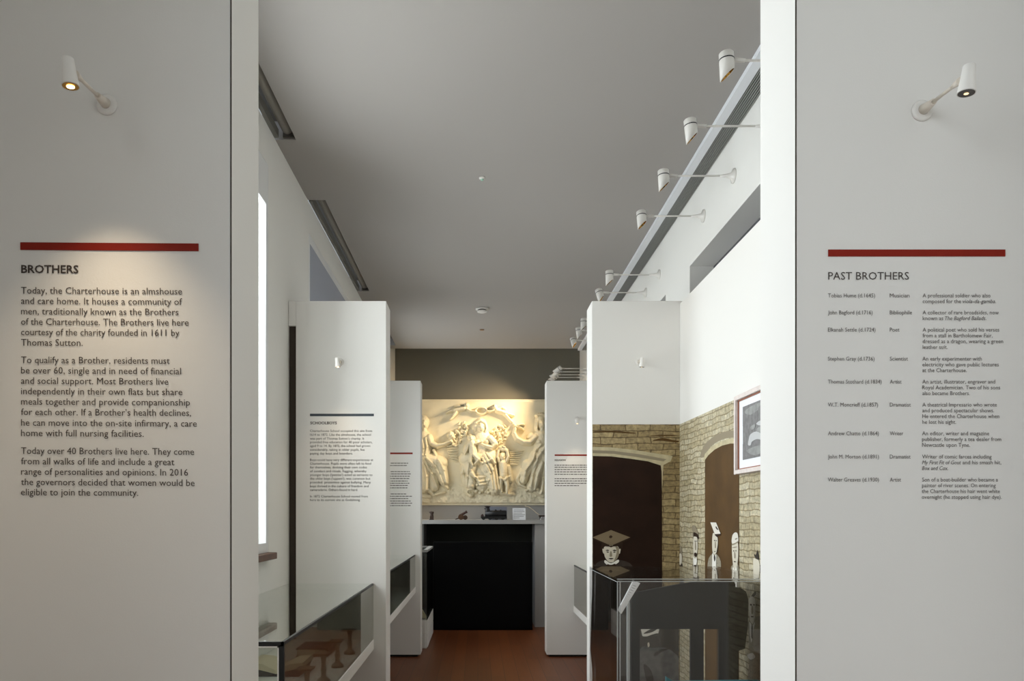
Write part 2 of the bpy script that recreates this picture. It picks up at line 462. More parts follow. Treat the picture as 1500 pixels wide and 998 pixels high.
# ------------------------------------------------------------------ display panels
D1, D2, D3, TH = 1.87, 5.15, 8.2, .238
def panel(d, left, label, z0=0.0, z1=3.02, inner=None, outer=None, name='partition'):
    x0, x1 = (outer if outer else XL+.003, inner) if left else (inner, outer)
    t = thing(name, label, 'partition panel', ((x0+x1)/2, d+TH/2, 0))
    MB().box(x0, x1, d, d+TH, z0, z1).build('board', PANELW, t, bevel=.003)
    return t
pBL = panel(D1, True, 'white display panel headed BROTHERS at the left front of the opening', inner=-.615)
pBR = panel(D1, False, 'white display panel headed PAST BROTHERS at the right front of the opening', inner=.792, outer=1.46)
pSL = panel(D2, True, 'white display panel headed SCHOOLBOYS with a dark slot down its wall edge', inner=-.629, outer=-1.248)
pSR = panel(D2, False, 'white display panel with sepia doorway mural on its lower half', inner=.782, outer=1.46)
pRL = panel(D3, True, 'farthest left white display panel with red bar, behind the schoolboys panel', inner=-.626, z0=.025)
pRR = panel(D3, False, 'farthest right white display panel with red bar, behind the mural panel', inner=.752, outer=1.46, z0=.025)
for pp, xx in ((pBL, -.615), (pBR, .792)):
    MB().box(xx-.0012, xx+.0012, D1-.0008, D1+.0022, .01, 3.01).build('edge_seam', SLOTDARK, pp)
MB().box(XL+.02, -.66, D3+.03, D3+TH-.03, 0, .025).build('plinth', BLACK, pRL)
MB().box(.785, 1.44, D3+.03, D3+TH-.03, 0, .025).build('plinth', BLACK, pRR)
# slot at the wall edge of the schoolboys panel: closed at the top, its shade painted as a dark brown strip
MB().box(XL+.003, -1.248, D2, D2+TH, 2.85, 3.02).build('slot_head', PANELW, pSL)
MB().box(XL+.003, -1.248, D2+.02, D2+TH, 0, 2.85).build('slot_shade', SLOTDARK, pSL)

EPS = .0015
def at_plane(d, slope=0, x_ref=0):
    return lambda px, py: Vector(((px-VX)*d/F, d, EYE+(VY-py-slope*(px-x_ref))*d/F))
def bar(parent, x0, x1, y0, y1, d, m, slope=0):
    a = at_plane(d-.0002, slope, x0)
    MB().prism([a(x0, y0), a(x1, y0), a(x1, y1), a(x0, y1)], (0, -.002, 0)).build('header_bar', m, parent)

def zl(v): return 340+v/2.494
def ul(u): return u/2.494
a1 = at_plane(D1-EPS, .006, 30)
bar(pBL, 30.3, 291, 355.4, 366.4, D1, RED, .007)
lettering('heading', [('BROTHERS', 31, 115, zl(149))], a1, INK, pBL, 11.2, bold=.022)
def para(lines): return [(s, 30.8, ul(e), zl(v)) for s, v, e in lines]
body = [
 [("Today, the Charterhouse is an almshouse",225,665),("and care home. It houses a community of",263,665),("men, traditionally known as the Brothers",301,652),
  ("of the Charterhouse. The Brothers live here",339,689),("courtesy of the charity founded in 1611 by",377,655),("Thomas Sutton.",415,302)],
 [("To qualify as a Brother, residents must",479,620),("be over 60, single and in need of financial",517,661),("and social support. Most Brothers live",555,615),
  ("independently in their own flats but share",593,666),("meals together and provide companionship",631,694),("for each other. If a Brother\u2019s health declines,",669,698),
  ("he can move into the on-site infirmary, a care",708,719),("home with full nursing facilities.",746,525)],
 [("Today over 40 Brothers live here. They come",811,709),("from all walks of life and include a great",849,637),("range of personalities and opinions. In 2016",887,687),
  ("the governors decided that women would be",925,711),("eligible to join the community.",962,505)]]
for ln in body: lettering('paragraph', para(ln), a1, INK, pBL, 9.7)

def zr(v): return 350+v/2.494
def ur(u): return 1190+u/2.494
a2 = at_plane(D1-EPS)
bar(pBR, 1213, 1472, 366, 376, D1, RED)
lettering('heading', [('PAST BROTHERS', 1213.3, 1331.5, zr(149))], a2, INK, pBR, 11.0)
IT = dict(shear=.22)
rows = [
 (214,'Tobias Hume (d.1645)',229,'Musician',355,[("A professional soldier who also",403,651),[("composed for the",403,543),("viola-da-gamba.",549,671,1)]]),
 (276,'John Bagford (d.1716)',220,'Bibliophile',364,[("A collector of rare broadsides, now",403,681),[("known as",403,478),("The Bagford Ballads.",484,635,1)]]),
 (339,'Elkanah Settle (d.1724)',231,'Poet',318,[("A political poet who sold his verses",403,683),("from a stall in Bartholomew Fair,",403,658),("dressed as a dragon, wearing a green",403,697),("leather suit.",403,494)]),
 (445,'Stephen Gray (d.1736)',227,'Scientist',349,[("An early experimenter with",402,619),("electricity who gave public lectures",402,681),("at the Charterhouse.",402,564)]),
 (529,'Thomas Stothard (d.1834)',253,'Artist',326,[("An artist, illustrator, engraver and",402,668),("Royal Academician. Two of his sons",402,686),("also became Brothers.",402,575)]),
 (613,'W.T. Moncrieff (d.1857)',240,'Dramatist',360,[("A theatrical Impresario who wrote",402,674),("and produced spectacular shows.",402,664),("He entered the Charterhouse when",402,683),("he lost his sight.",402,525)]),
 (718,'Andrew Chatto (d.1864)',243,'Writer',332,[("An editor, writer and magazine",401,646),("publisher, formerly a tea dealer from",401,690),("Newcastle upon Tyne.",401,576)]),
 (803,'John M. Morton (d.1891)',243,'Dramatist',359,[("Writer of comic farces including",401,655),[("My First Fit of Gout",401,543,1),("and his smash hit,",549,690)],[("Box and Cox.",401,496,1)]]),
 (887,'Walter Greaves (d.1930)',243,'Artist',324,[("Son of a boat-builder who became a",401,678),("painter of river scenes. On entering",401,670),("the Charterhouse his hair went white",400,685),("overnight (he stopped using hair dye).",400,692)]),
]
for v, nm, ne, role, re_, desc in rows:
    lettering('entry_name', [(nm, ur(57), ur(ne), zr(v))], a2, INKL, pBR, 5.7)
    lettering('entry_role', [(role, ur(283), ur(re_), zr(v))], a2, INKL, pBR, 5.7)
    L = []
    for k, dl in enumerate(desc):
        for seg in (dl if isinstance(dl, list) else [dl]):
            L.append((seg[0], ur(seg[1]), ur(seg[2]), zr(v+21.1*k))+((IT,) if len(seg) > 3 else ()))
    lettering('entry_description', L, a2, INKL, pBR, 5.7)

def us(u): return 440+u/6.233
def vs_(v): return 590+v/6.233
a3 = at_plane(D2-EPS)
bar(pSL, us(88), us(671), vs_(102), vs_(124), D2, NAVY)
lettering('heading', [('SCHOOLBOYS', us(90), us(333), vs_(198))], a3, INK, pSL, 3.9, bold=.022)
sb = [
 [("Charterhouse School occupied this site from",268,655),("1614 to 1872. Like the almshouse, the school",303,643),("was part of Thomas Sutton\u2019s charity. It",338,582),
  ("provided free education for 40 poor scholars,",371,657),("aged 9 to 14. By 1872, the school had grown",405,638),("considerably, taking in older pupils, fee",440,585),("paying day boys and boarders.",474,478)],
 [("Boys could have very different experiences at",533,665),("Charterhouse. Pupils were often left to fend",567,645),("for themselves, devising their own codes",601,607),
  ("of conduct and rituals. Fagging, whereby",636,604),("younger boys (\u2018petties\u2019) acted as servants to",670,658),("the older boys (\u2018uppers\u2019), was common but",704,638),
  ("provided  protection against bullying. Many",738,643),("boys thrived in the culture of freedom and",773,622),("camaraderie. Others found it hard.",807,525)],
 [("In 1872 Charterhouse School moved from",866,615),("here to its current site at Godalming.",899,548)]]
for ln in sb: lettering('paragraph', [(s, us(88), us(e), vs_(v)) for s, v, e in ln], a3, INK, pSL, 3.3)

# far panels: bars, a heading and lines too small to read, printed as broken dashes
def dashes(name, spans, at, parent):
    b = MB(); rnd = random.Random(3)
    for x0, x1, yb in spans:
        x = x0
        while x < x1-.8:
            wd = min(rnd.uniform(1.5, 5), x1-x)
            b.add([at(x, yb-1.15), at(x+wd, yb-1.15), at(x+wd, yb), at(x, yb)], [(0, 1, 2, 3)])
            x += wd+.8
    off = WORLD[parent.name]
    me = bpy.data.meshes.new(name); me.from_pydata([tuple(Vector(v)-off) for v in b.v], [], b.f); me.materials.append(INKL)
    o = bpy.data.objects.new(name, me); C.objects.link(o); o.parent = parent
a4 = at_plane(D3-EPS)
bar(pRL, 535, 604.5, 663.2, 665.6, D3, RED)
zz = lambda v: 600+v/6.233
for grp in ([(495, 212), (516, 198)], [(572, 220), (593, 230), (614, 226), (635, 216), (658, 200), (678, 216), (698, 206), (720, 200)],
            [(776, 196), (797, 243), (818, 205), (840, 228), (860, 240), (882, 236)]):
    dashes('paragraph', [(536, 565+e/6.233, zz(v)) for v, e in grp], a4, pRL)
bar(pRR, 812.5, 884, 666, 668.1, D3, RED)
lettering('heading', [('RELIGION', 812.6, 828.5, 675.4)], a4, INK, pRR, 2.3, bold=.02)
zq = lambda v: 600+v/7.68
for grp in ([(632, 880), (656, 876), (682, 870), (708, 880), (735, 872)], [(784, 872), (810, 878), (836, 874), (862, 848)]):
    dashes('paragraph', [(812.4, e, zq(v)) for v, e in grp], a4, pRR)

# ------------------------------------------------------------------ lining boards of the right bays, with the mural
def lining(y0, y1, label):
    t = thing('lining_board', label, 'partition panel', (XLINE+.03, (y0+y1)/2, 0), None)
    MB().box(XLINE, XLINE+.06, y0, y1, 0, 3.0).build('board', PANELW, t)
    return t
lining(-1.5, D1-.002, 'white lining board right of the PAST BROTHERS panel, outside the opening')
lm = lining(D1+TH+.002, D2-.002, 'white lining board carrying the brick wall mural and framed photograph')
lining(D2+TH+.002, D3-.002, 'white lining board in the bay behind the doorway mural panel')
lining(D3+TH+.002, 10.3, 'white lining board beyond the farthest right panel')
MZ = EYE+(VY-622)*D2/F
mf = MB().box(.786, XLINE-.002, D2-.002, D2, 0, MZ).build('mural_print', BRICKF, pSR)
mf['label'] = 'sepia photographic mural of a rubble wall and dark doorway'
ms = MB().box(XLINE-.002, XLINE, D1+TH+.01, D2-.003, 0, MZ).build('mural_print', BRICKS, lm)
ms['label'] = 'sepia photographic mural of brickwork and schoolboys'
WORLD['mf'] = WORLD[pSR.name]; WORLD['ms'] = WORLD[lm.name]

def printed(name, polys, mapper, normal, parent, label=None, sm=3):
    """flat printed shapes, one ink layer over another"""
    off = WORLD[parent.name]; verts = []; faces = []; mi = []
    for k, (key, pts, *rest) in enumerate(polys):
        pts = smooth_loop(pts, sm) if not rest else pts
        vs3 = [mapper(*p)+Vector(normal)*((.003 if 'boy' in name else .0008)+.0003*k) for p in pts]
        o = len(verts); verts += vs3
        bm = bmesh.new(); bv = [bm.verts.new(v) for v in vs3]
        try:
            fc = bm.faces.new(bv)
        except ValueError:
            bm.free(); continue
        fc.normal_update()
        bmesh.ops.triangulate(bm, faces=[fc], ngon_method='EAR_CLIP')
        bm.verts.index_update()
        for f in bm.faces: faces.append([v.index+o for v in f.verts]); mi.append(PI_[key])
        bm.free()
    me = bpy.data.meshes.new(name); me.from_pydata([tuple(v-off) for v in verts], [], faces)
    for m in PRINT: me.materials.append(m)
    me.polygons.foreach_set('material_index', mi)
    o = bpy.data.objects.new(name, me); C.objects.link(o); o.parent = parent
    if label: o['label'] = label
    return o

def k5(u, v): return 850+u/3.327, 420+v/3.327            # crops used for measuring
def k6(u, v): return 850+u/3.349, 700+v/3.349
def k8(u, v): return 990+u/8.315, 740+v/8.315
fr5 = lambda u, v: P(*k5(u, v), D2-.002)
fr6 = lambda u, v: P(*k6(u, v), D2-.002)
sd8 = lambda u, v: PX(*k8(u, v), XLINE-.002)
sd5 = lambda u, v: PX(*k5(u, v), XLINE-.002)
ND, NS = (0, -1, 0), (-1, 0, 0)
XE = .788*F/D2+VX                                      # printed edge of the mural panel in pixels
ue = (XE-850)*3.327
printed('printed_doorway', [
    ('pale', [(ue, 782), (150, 784), (260, 796), (360, 812), (450, 826), (440, 852), (405, 870), (398, 1002), (400, 1900), (ue, 1900)], 1),
    ('shade', [(ue, 798), (160, 801), (280, 816), (420, 842), (405, 852), (280, 832), (160, 815), (ue, 812)], 1),
    ('door', [(ue, 826), (150, 828), (250, 840), (330, 852), (392, 872), (396, 900), (398, 1000), (400, 1900), (ue, 1900)], 1)],
    fr5, ND, mf)
printed('printed_crack', [('door2', [(350, 752), (400, 738), (450, 748), (480, 752), (470, 760), (400, 752)]),
    ('door2', [(70, 706), (160, 704), (260, 712), (260, 717), (150, 711), (70, 712)]),
    ('door2', [(330, 728), (420, 722), (478, 726), (420, 729)])], fr5, ND, mf)
b = printed('printed_schoolboy', [
    ('jack', [(62, 470), (72, 430), (100, 408), (150, 400), (200, 405), (240, 418), (258, 440), (262, 480), (258, 1000), (64, 1000)]),
    ('hair', [(104, 345), (108, 320), (150, 305), (195, 312), (208, 335), (204, 352), (194, 372), (188, 340), (150, 330), (120, 338), (115, 372), (108, 366)]),
    ('skin', [(117, 340), (140, 332), (170, 332), (188, 342), (190, 370), (182, 395), (165, 412), (150, 416), (135, 410), (120, 388), (116, 362)]),
    ('shade', [(172, 336), (188, 344), (190, 372), (181, 396), (164, 412), (172, 390), (178, 362)]),
    ('hair', [(124, 357), (133, 353), (142, 357), (133, 359)]), ('hair', [(158, 357), (168, 353), (178, 358), (168, 360)]),
    ('hair', [(127, 364), (134, 362), (141, 365), (134, 368)]), ('hair', [(160, 365), (167, 362), (174, 365), (167, 368)]),
    ('shade', [(147, 362), (152, 362), (156, 384), (148, 388), (143, 384)]),
    ('hair', [(138, 397), (150, 394), (163, 397), (150, 401)]),
    ('skin', [(108, 350), (116, 352), (117, 372), (111, 368)]), ('skin', [(190, 352), (197, 350), (194, 370), (190, 372)]),
    ('shirt', [(122, 404), (150, 420), (184, 402), (188, 414), (160, 432), (150, 426), (138, 432), (118, 416)]),
    ('hair', [(132, 424), (150, 428), (170, 422), (172, 434), (150, 432), (132, 436)]),
    ('hair', [(106, 322), (150, 334), (204, 318), (200, 332), (150, 338), (110, 334)]),
    ('hair', [(60, 296), (150, 336), (243, 296), (244, 300), (150, 342), (60, 300)], 1),
    ('cap', [(58, 293), (150, 257), (244, 293), (150, 334)], 1),
    ('hair', [(141, 288), (149, 283), (157, 289), (150, 297), (142, 295)])],
    fr6, ND, mf, 'printed boy in a square cap with bow tie and dark jacket')
fr9 = lambda u, v: P(min(895+u/6.318, 994), 840+v/6.318, D2-.002)
printed('printed_seated_boy', [
    ('jack', [(230, 420), (300, 380), (500, 380), (600, 420), (660, 560), (640, 900), (250, 900)]),
    ('shirt', [(280, 400), (440, 400), (436, 560), (380, 575), (310, 585), (284, 560)]),
    ('jack', [(300, 560), (360, 520), (430, 510), (380, 545)]), ('jack', [(320, 590), (420, 556), (430, 570), (330, 600)]),
    ('trous', [(268, 700), (380, 690), (500, 690), (590, 740), (640, 830), (630, 1000), (260, 1000)]),
    ('jack', [(400, 740), (470, 700), (540, 700), (470, 725), (410, 770)]), ('jack', [(300, 840), (370, 900), (390, 1000), (330, 1000)]),
    ('skin', [(336, 650), (350, 640), (356, 670), (342, 684)]), ('skin', [(632, 570), (640, 560), (648, 580), (640, 590)])],
    fr9, ND, mf, 'printed seated boy in grey trousers')
# side wall
sdw = lambda u, v: PX(u, v, XLINE-.002)
printed('printed_doorway', [
    ('shade', [(1026, 670), (1030, 655), (1040, 644), (1052, 636), (1066, 632), (1080, 631), (1080, 640), (1066, 642), (1052, 647), (1040, 656), (1033, 668)]),
    ('pale', [(1030, 676), (1033, 665), (1042, 655), (1054, 648), (1068, 643), (1082, 642), (1084, 700), (1084, 660), (1084, 655), (1070, 652), (1055, 655), (1042, 664), (1034, 676)], 1),
    ('door2', [(1033, 1000), (1033, 674), (1038, 667), (1047, 659), (1058, 653), (1070, 650), (1083, 650), (1083, 1000)], 1)],
    sdw, NS, ms)
printed('printed_schoolboy', [
    ('shade', [(56, 520), (66, 490), (80, 560), (84, 600), (78, 690), (40, 690), (36, 610)]),
    ('hair', [(5, 560), (20, 520), (40, 540), (60, 580), (30, 600), (5, 610)]),
    ('skin', [(46, 610), (62, 590), (78, 610), (80, 680), (70, 725), (44, 720), (40, 660)]),
    ('jack', [(36, 725), (60, 735), (84, 725), (100, 1000), (20, 1000)])], sd8, NS, ms, 'printed boy nearest the mural corner')
printed('printed_schoolboy', [
    ('tweed', [(186, 800), (205, 730), (240, 720), (285, 760), (300, 1000), (180, 1000)]),
    ('shade', [(200, 260), (236, 250), (262, 300), (280, 360), (220, 345)]),
    ('hair', [(218, 345), (240, 335), (276, 365), (282, 420), (262, 395), (230, 385), (222, 440)]),
    ('skin', [(222, 400), (240, 388), (264, 395), (270, 450), (272, 520), (262, 600), (244, 640), (228, 620), (220, 540)]),
    ('hair', [(234, 440), (244, 434), (252, 442), (244, 448)]), ('hair', [(256, 440), (263, 436), (268, 442), (262, 448)]),
    ('shade', [(242, 460), (252, 455), (256, 540), (244, 545)]),
    ('hair', [(232, 590), (246, 580), (262, 590), (260, 625), (244, 632), (234, 620)]),
    ('shirt', [(222, 630), (244, 655), (262, 635), (266, 700), (244, 750), (226, 740)]),
    ('hair', [(228, 740), (246, 730), (262, 745), (246, 765)])], sd8, NS, ms, 'printed bearded figure left of the brown doorway')
printed('printed_schoolboy', [
    ('tweed', [(400, 680), (420, 630), (450, 600), (500, 600), (540, 650), (556, 720), (552, 800), (540, 1100), (395, 1100), (388, 800)]),
    ('hair', [(460, 350), (500, 360), (520, 400), (522, 520), (508, 590), (500, 480), (470, 390)]),
    ('skin', [(458, 350), (474, 345), (500, 385), (516, 400), (518, 470), (510, 530), (500, 580), (478, 605), (458, 580), (450, 520), (450, 420)]),
    ('hair', [(470, 432), (482, 426), (492, 434), (482, 440)]), ('hair', [(496, 434), (504, 430), (510, 436), (504, 442)]),
    ('shade', [(484, 450), (492, 448), (498, 515), (484, 522)]), ('hair', [(472, 566), (484, 562), (496, 566), (484, 572)]),
    ('shirt', [(454, 600), (480, 630), (502, 600), (500, 680), (490, 1000), (458, 1000)]),
    ('jack', [(474, 620), (490, 618), (494, 660), (482, 690), (474, 660)]),
    ('hair', [(488, 352), (556, 352), (548, 372), (500, 380)]),
    ('capw', [(432, 212), (502, 214), (556, 350), (486, 356)], 1),
    ('hair', [(496, 270), (506, 262), (530, 302), (512, 298)])], sd8, NS, ms, 'printed boy in a pale tilted square cap and tweed jacket')
printed('printed_schoolboy', [
    ('tweed', [(676, 800), (690, 740), (720, 720), (768, 740), (780, 1100), (670, 1100)]),
    ('skin', [(692, 460), (720, 430), (760, 450), (768, 560), (764, 660), (748, 760), (722, 780), (706, 740), (692, 600)]),
    ('capw', [(688, 430), (698, 370), (720, 340), (742, 334), (760, 350), (768, 400), (768, 440), (740, 460), (695, 470)]),
    ('shade', [(692, 476), (730, 462), (768, 440), (768, 454), (730, 480), (694, 492)]),
    ('shade', [(730, 412), (756, 402), (760, 412), (734, 424)]),
    ('shade', [(694, 518), (740, 508), (760, 512), (720, 524)]),
    ('hair', [(708, 560), (716, 552), (724, 560), (716, 568)]), ('hair', [(736, 558), (743, 551), (750, 558), (743, 566)]),
    ('shade', [(724, 580), (732, 576), (736, 640), (724, 646)]), ('hair', [(716, 690), (730, 684), (744, 690), (730, 698)]),
    ('shirt', [(704, 770), (730, 790), (756, 770), (752, 1100), (708, 1100)])], sd8, NS, ms, 'printed boy in a round white cap')
printed('printed_schoolboy', [
    ('jack', [(1000, 545), (1006, 580), (1018, 640), (1010, 670), (985, 650), (965, 630), (960, 590), (980, 610)]),
    ('skin', [(955, 650), (985, 660), (1018, 680), (1030, 780), (1010, 900), (960, 880), (950, 760)])], sd8, NS, ms, 'printed boy near the picture frame')
sd9 = lambda u, v: PX(895+u/6.318, 840+v/6.318, XLINE-.002)
printed('printed_schoolboy', [
    ('tweed', [(1270, 480), (1290, 440), (1330, 420), (1380, 400), (1440, 520), (1440, 1000), (1280, 1000), (1290, 760)]),
    ('hair', [(1290, 240), (1335, 170), (1350, 190), (1330, 215), (1305, 240)]),
    ('skin', [(1285, 240), (1310, 215), (1340, 240), (1345, 330), (1338, 420), (1318, 470), (1296, 440), (1282, 350)]),
    ('hair', [(1292, 292), (1302, 284), (1312, 294), (1302, 302)]), ('hair', [(1322, 292), (1330, 286), (1338, 294), (1330, 300)]),
    ('shade', [(1308, 310), (1320, 305), (1324, 370), (1308, 376)]), ('hair', [(1302, 402), (1316, 396), (1330, 402), (1316, 410)]),
    ('shirt', [(1290, 450), (1318, 485), (1342, 450), (1330, 520), (1310, 640), (1296, 560)]),
    ('jack', [(1310, 490), (1322, 490), (1320, 600), (1308, 590)]),
    ('shirt', [(1270, 760), (1320, 740), (1345, 780), (1300, 800)])], sd9, NS, ms, 'printed tall boy in a jacket near the panel edge')

# framed photograph on the mural
XF = XLINE-.002
t = thing('framed_photograph', 'pale framed black and white photograph hanging on the brick mural', 'picture', (XF-.01, 3.62, 1.95))
y0, y1, z0, z1 = 3.22, 3.975, 1.765, 2.175
fw = .022
f = MB()
f.box(XF-.03, XF, y0, y0+fw, z0, z1); f.box(XF-.03, XF, y1-fw, y1, z0, z1)
f.box(XF-.03, XF, y0+fw, y1-fw, z0, z0+fw); f.box(XF-.03, XF, y0+fw, y1-fw, z1-fw, z1)
f.build('frame', PINKW, t, bevel=.002)
i2 = MB(); q = .007; a0, a1_, c0, c1 = y0+fw, y1-fw, z0+fw, z1-fw
i2.box(XF-.016, XF-.004, a0, a0+q, c0, c1); i2.box(XF-.016, XF-.004, a1_-q, a1_, c0, c1)
i2.box(XF-.016, XF-.004, a0, a1_, c0, c0+q); i2.box(XF-.016, XF-.004, a0, a1_, c1-q, c1)
i2.build('inner_slip', mat('red_brown_slip', srgb(150, 92, 66), .5), t)
MB().box(XF-.010, XF-.004, a0+q, a1_-q, c0+q, c1-q).build('mount', PAPER, t)
ph = MB(); X = XF-.0105
py0, py1, pz0, pz1 = y0+.10, y1-.085, z0+.071, z1-.065
ph.box(X-.001, X, py0, py1, pz0, pz1, 2)
def R(ya, za): return Vector((X-.0012, py1-(py1-py0)*ya, pz0+(pz1-pz0)*za))
def pq(pts, mi, k): ph.prism([R(*p)-Vector((.0004*k, 0, 0)) for p in (pts if k == 1 else smooth_loop(pts, 3))], (-.0003, 0, 0), mi)
pq([(0, 1), (1, 1), (1, .66), (.55, .68), (.3, .62), (0, .64)], 2, 1)
pq([(.05, .9), (.3, .96), (.9, .92), (.94, .84), (.5, .86), (.2, .8)], 3, 2)
pq([(.62, .8), (.8, .83), (1, .8), (1, .74), (.7, .74)], 1, 3)
pq([(0, 0), (1, 0), (1, .26), (.8, .2), (.6, .3), (.3, .2), (0, .3)], 2, 1)
pq([(.1, .16), (.4, .2), (.55, .1), (.3, .04)], 3, 2)
pq([(.38, .86), (.47, .9), (.55, .8), (.53, .62), (.42, .6)], 2, 3)
pq([(.34, .60), (.42, .635), (.52, .615), (.66, .635), (.68, .56), (.56, .53), (.42, .55)], 4, 4)
pq([(.2, .58), (.3, .6), (.3, .53), (.22, .52)], 3, 3)
pq([(.34, .5), (.46, .54), (.62, .52), (.68, .42), (.58, .32), (.44, .38), (.34, .4)], 3, 3)
pq([(.16, .36), (.2, .44), (.34, .46), (.5, .36), (.56, .3), (.54, .14), (.5, .14), (.48, .26), (.36, .32), (.24, .3), (.2, .24), (.14, .26)], 4, 4)
pq([(.64, .5), (.76, .54), (.9, .36), (.84, .28), (.6, .06), (.56, .1), (.76, .32)], 1, 5)
pq([(.7, .46), (.76, .46), (.8, .36), (.74, .34)], 3, 6)
ph.build('photograph', [BWD, BWD, BWM, BWM2, BWL], t)

# ------------------------------------------------------------------ wall lamps on the panels
def wall_lamp(rose, side, d, label, lit):
    """rose: point on the panel; side -1: head swings to the left, +1: to the right"""
    rx, rz = rose
    t = thing('wall_lamp', label, 'lamp', (rx, d, rz), 'small white spot lamps on the panels')
    ax = Vector((0, -1, 0))
    MB().lathe((rx, d, rz), [(.026, 0), (.026, .004), (.021, .007), (.012, .009)], axis=ax).build('rose', LAMPW, t)
    head = Vector((rx+side*(-.025), d-.215, rz-.045)) if side > 0 else Vector((rx+.022, d-.215, rz-.045))
    knuckle = head+Vector((0, .034, .012))
    p0 = Vector((rx, d-.008, rz)); dirv = (knuckle-p0).normalized()
    MB().tube(p0, p0+dirv*.055, .013, .0075, 18).build('sleeve', CREAM, t)
    MB().tube(p0+dirv*.05, knuckle, .0042, seg=12).build('arm', CREAM, t)
    MB().tube(knuckle-dirv*.028, knuckle+dirv*.01, .0045, .0085, 12).build('bracket', CREAM, t)
    axis = Vector((.10*side, -.02, 1)).normalized()     # towards the top of the head
    MB().lathe(head, [(.0118, .030), (.0128, .029), (.0150, .0), (.0185, -.028), (.0185, -.031), (.0168, -.031), (.0160, -.024)][::1], 26, axis=axis).build('shade', LAMPW, t)
    MB().lathe(head, [(.0166, -.0312), (.0120, -.0306)], 24, axis=axis).build('reflector', GOLD if lit else mat('dark_reflector', srgb(40, 28, 20), .3), t)
    MB().lathe(head, [(.0085 if lit else .005, -.0322), (.006 if lit else .003, -.0314)], 18, axis=axis).build('lens', LENS if lit else LENSDIM, t)
    if lit:
        ld = bpy.data.lights.new('lamp_beam', 'SPOT'); ld.energy = lit; ld.color = (1, .80, .55)
        ld.spot_size = math.radians(84); ld.spot_blend = 1.0; ld.shadow_soft_size = .012
        lo = bpy.data.objects.new('lamp_beam', ld); C.objects.link(lo); lo.parent = t
        tgt = Vector((rx, d-.06, rz-1.9)); pos = head-axis*.036
        lo.location = pos-Vector((rx, d, rz))
        lo.rotation_euler = (tgt-pos).to_track_quat('-Z', 'Y').to_euler()
    return t
rose1 = P(157, 154, D1); rose2 = P(1350, 163, D1)
wall_lamp((rose1.x, rose1.z), -1, D1, 'lit white spot lamp on the BROTHERS panel', 12)
wall_lamp((rose2.x, rose2.z), 1, D1, 'white spot lamp on the PAST BROTHERS panel', 0)
wall_lamp((-.945, 2.60), -1, D2, 'white spot lamp on the SCHOOLBOYS panel', 5.0)
wall_lamp((1.105, 2.60), 1, D2, 'white spot lamp above the doorway mural', 0)
wall_lamp((-.99, 2.60), -1, D3, 'white spot lamp on the farthest left panel', 2)
wall_lamp((1.085, 2.60), 1, D3, 'white spot lamp on the farthest right panel', 6)

# ------------------------------------------------------------------ arm spotlights along the right bulkhead
def spotlight(name_y, label, aim, lit, z=3.67, x_head=1.16, cone=105):
    yv = name_y
    t = thing('arm_spotlight', label, 'spotlight', (XR, yv, z), 'white arm spotlights along the right wall')
    MB().lathe((XR, yv, z), [(.045, 0), (.045, .008), (.02, .018), (.011, .05), (.007, .09)], axis=(-1, 0, 0)).build('rose', LAMPW, t)
    head = Vector((x_head, yv, z-.012))
    aim = Vector(aim).normalized()
    side = aim.cross(Vector((0, 1, 0)))
    MB().tube((XR-.085, yv, z), (x_head+.06, yv, z), .0055, seg=10).build('arm', LAMPW, t)
    MB().tube((x_head+.085, yv, z), (x_head+.03, yv, z+.004), .009, .011, 12).build('knuckle', LAMPW, t)
    up = -aim
    a = up.orthogonal().normalized(); 
    # slanted cut: the side of the head away from the wall hangs lowest
    ref = Vector((-1, 0, 0)); ref = (ref-up*ref.dot(up)).normalized(); b2 = up.cross(ref)
    seg = 24
    def ring(r, h, cut): 
        out = []
        for k in range(seg):
            th = 2*math.pi*k/seg
            out.append(head+ref*(r*math.cos(th))+b2*(r*math.sin(th))+up*(h-cut*(1+math.cos(th))/2))
        return out
    rings = [ring(.001, .048, 0), ring(.030, .048, 0), ring(.034, .044, 0), ring(.034, .0, 0), ring(.034, -.030, .052), ring(.030, -.030, .052), ring(.030, -.012, 0), ring(.001, -.012, 0)]
    v = [p for r in rings for p in r]; n = len(rings)
    b = MB()
    for i in range(n-1):
        b.add(v, [(i*seg+k, i*seg+(k+1) % seg, (i+1)*seg+(k+1) % seg, (i+1)*seg+k) for k in range(seg)], 1 if i >= 5 else 0, True)
    b.build('shade', [LAMPW, GOLD], t)
    MB().lathe(head, [(.0352, .012), (.0352, .017)], 24, axis=up).build('ring', BLACK, t)
    MB().lathe(head, [(.024, -.020), (.020, -.016)], 20, axis=up).build('lens', LENS if lit else LENSDIM, t)
    if lit:
        ld = bpy.data.lights.new('lamp_beam', 'SPOT'); ld.energy = lit; ld.color = (1, .76, .46)
        ld.spot_size = math.radians(cone); ld.spot_blend = 1.0; ld.shadow_soft_size = .02
        lo = bpy.data.objects.new('lamp_beam', ld); C.objects.link(lo); lo.parent = t
        pos = head+aim*.09
        lo.location = pos-Vector((XR, yv, z)); lo.rotation_euler = aim.to_track_quat('-Z', 'Y').to_euler()
    return t
wall_aim = (.05, .0, -1)
spotlight(3.5, 'white arm spotlight nearest the camera, at the top beside the right front panel', wall_aim, 1)
spotlight(4.09, 'white arm spotlight, second from the camera along the grille', (.12, 0, -1), 1)
spotlight(4.69, 'white arm spotlight, third from the camera, with its wall rose in view', (.06, .0, -1), 1)
spotlight(5.32, 'white arm spotlight, fourth from the camera, with a brightly lit slanted opening', (.06, -.15, -1), 3)
spotlight(6.62, 'white arm spotlight, fifth from the camera, above the mural panel', (.02, .0, -1), 2)
spotlight(7.15, 'white arm spotlight, sixth from the camera, just above the mural panel top', (.25, -.2, -1), 3)
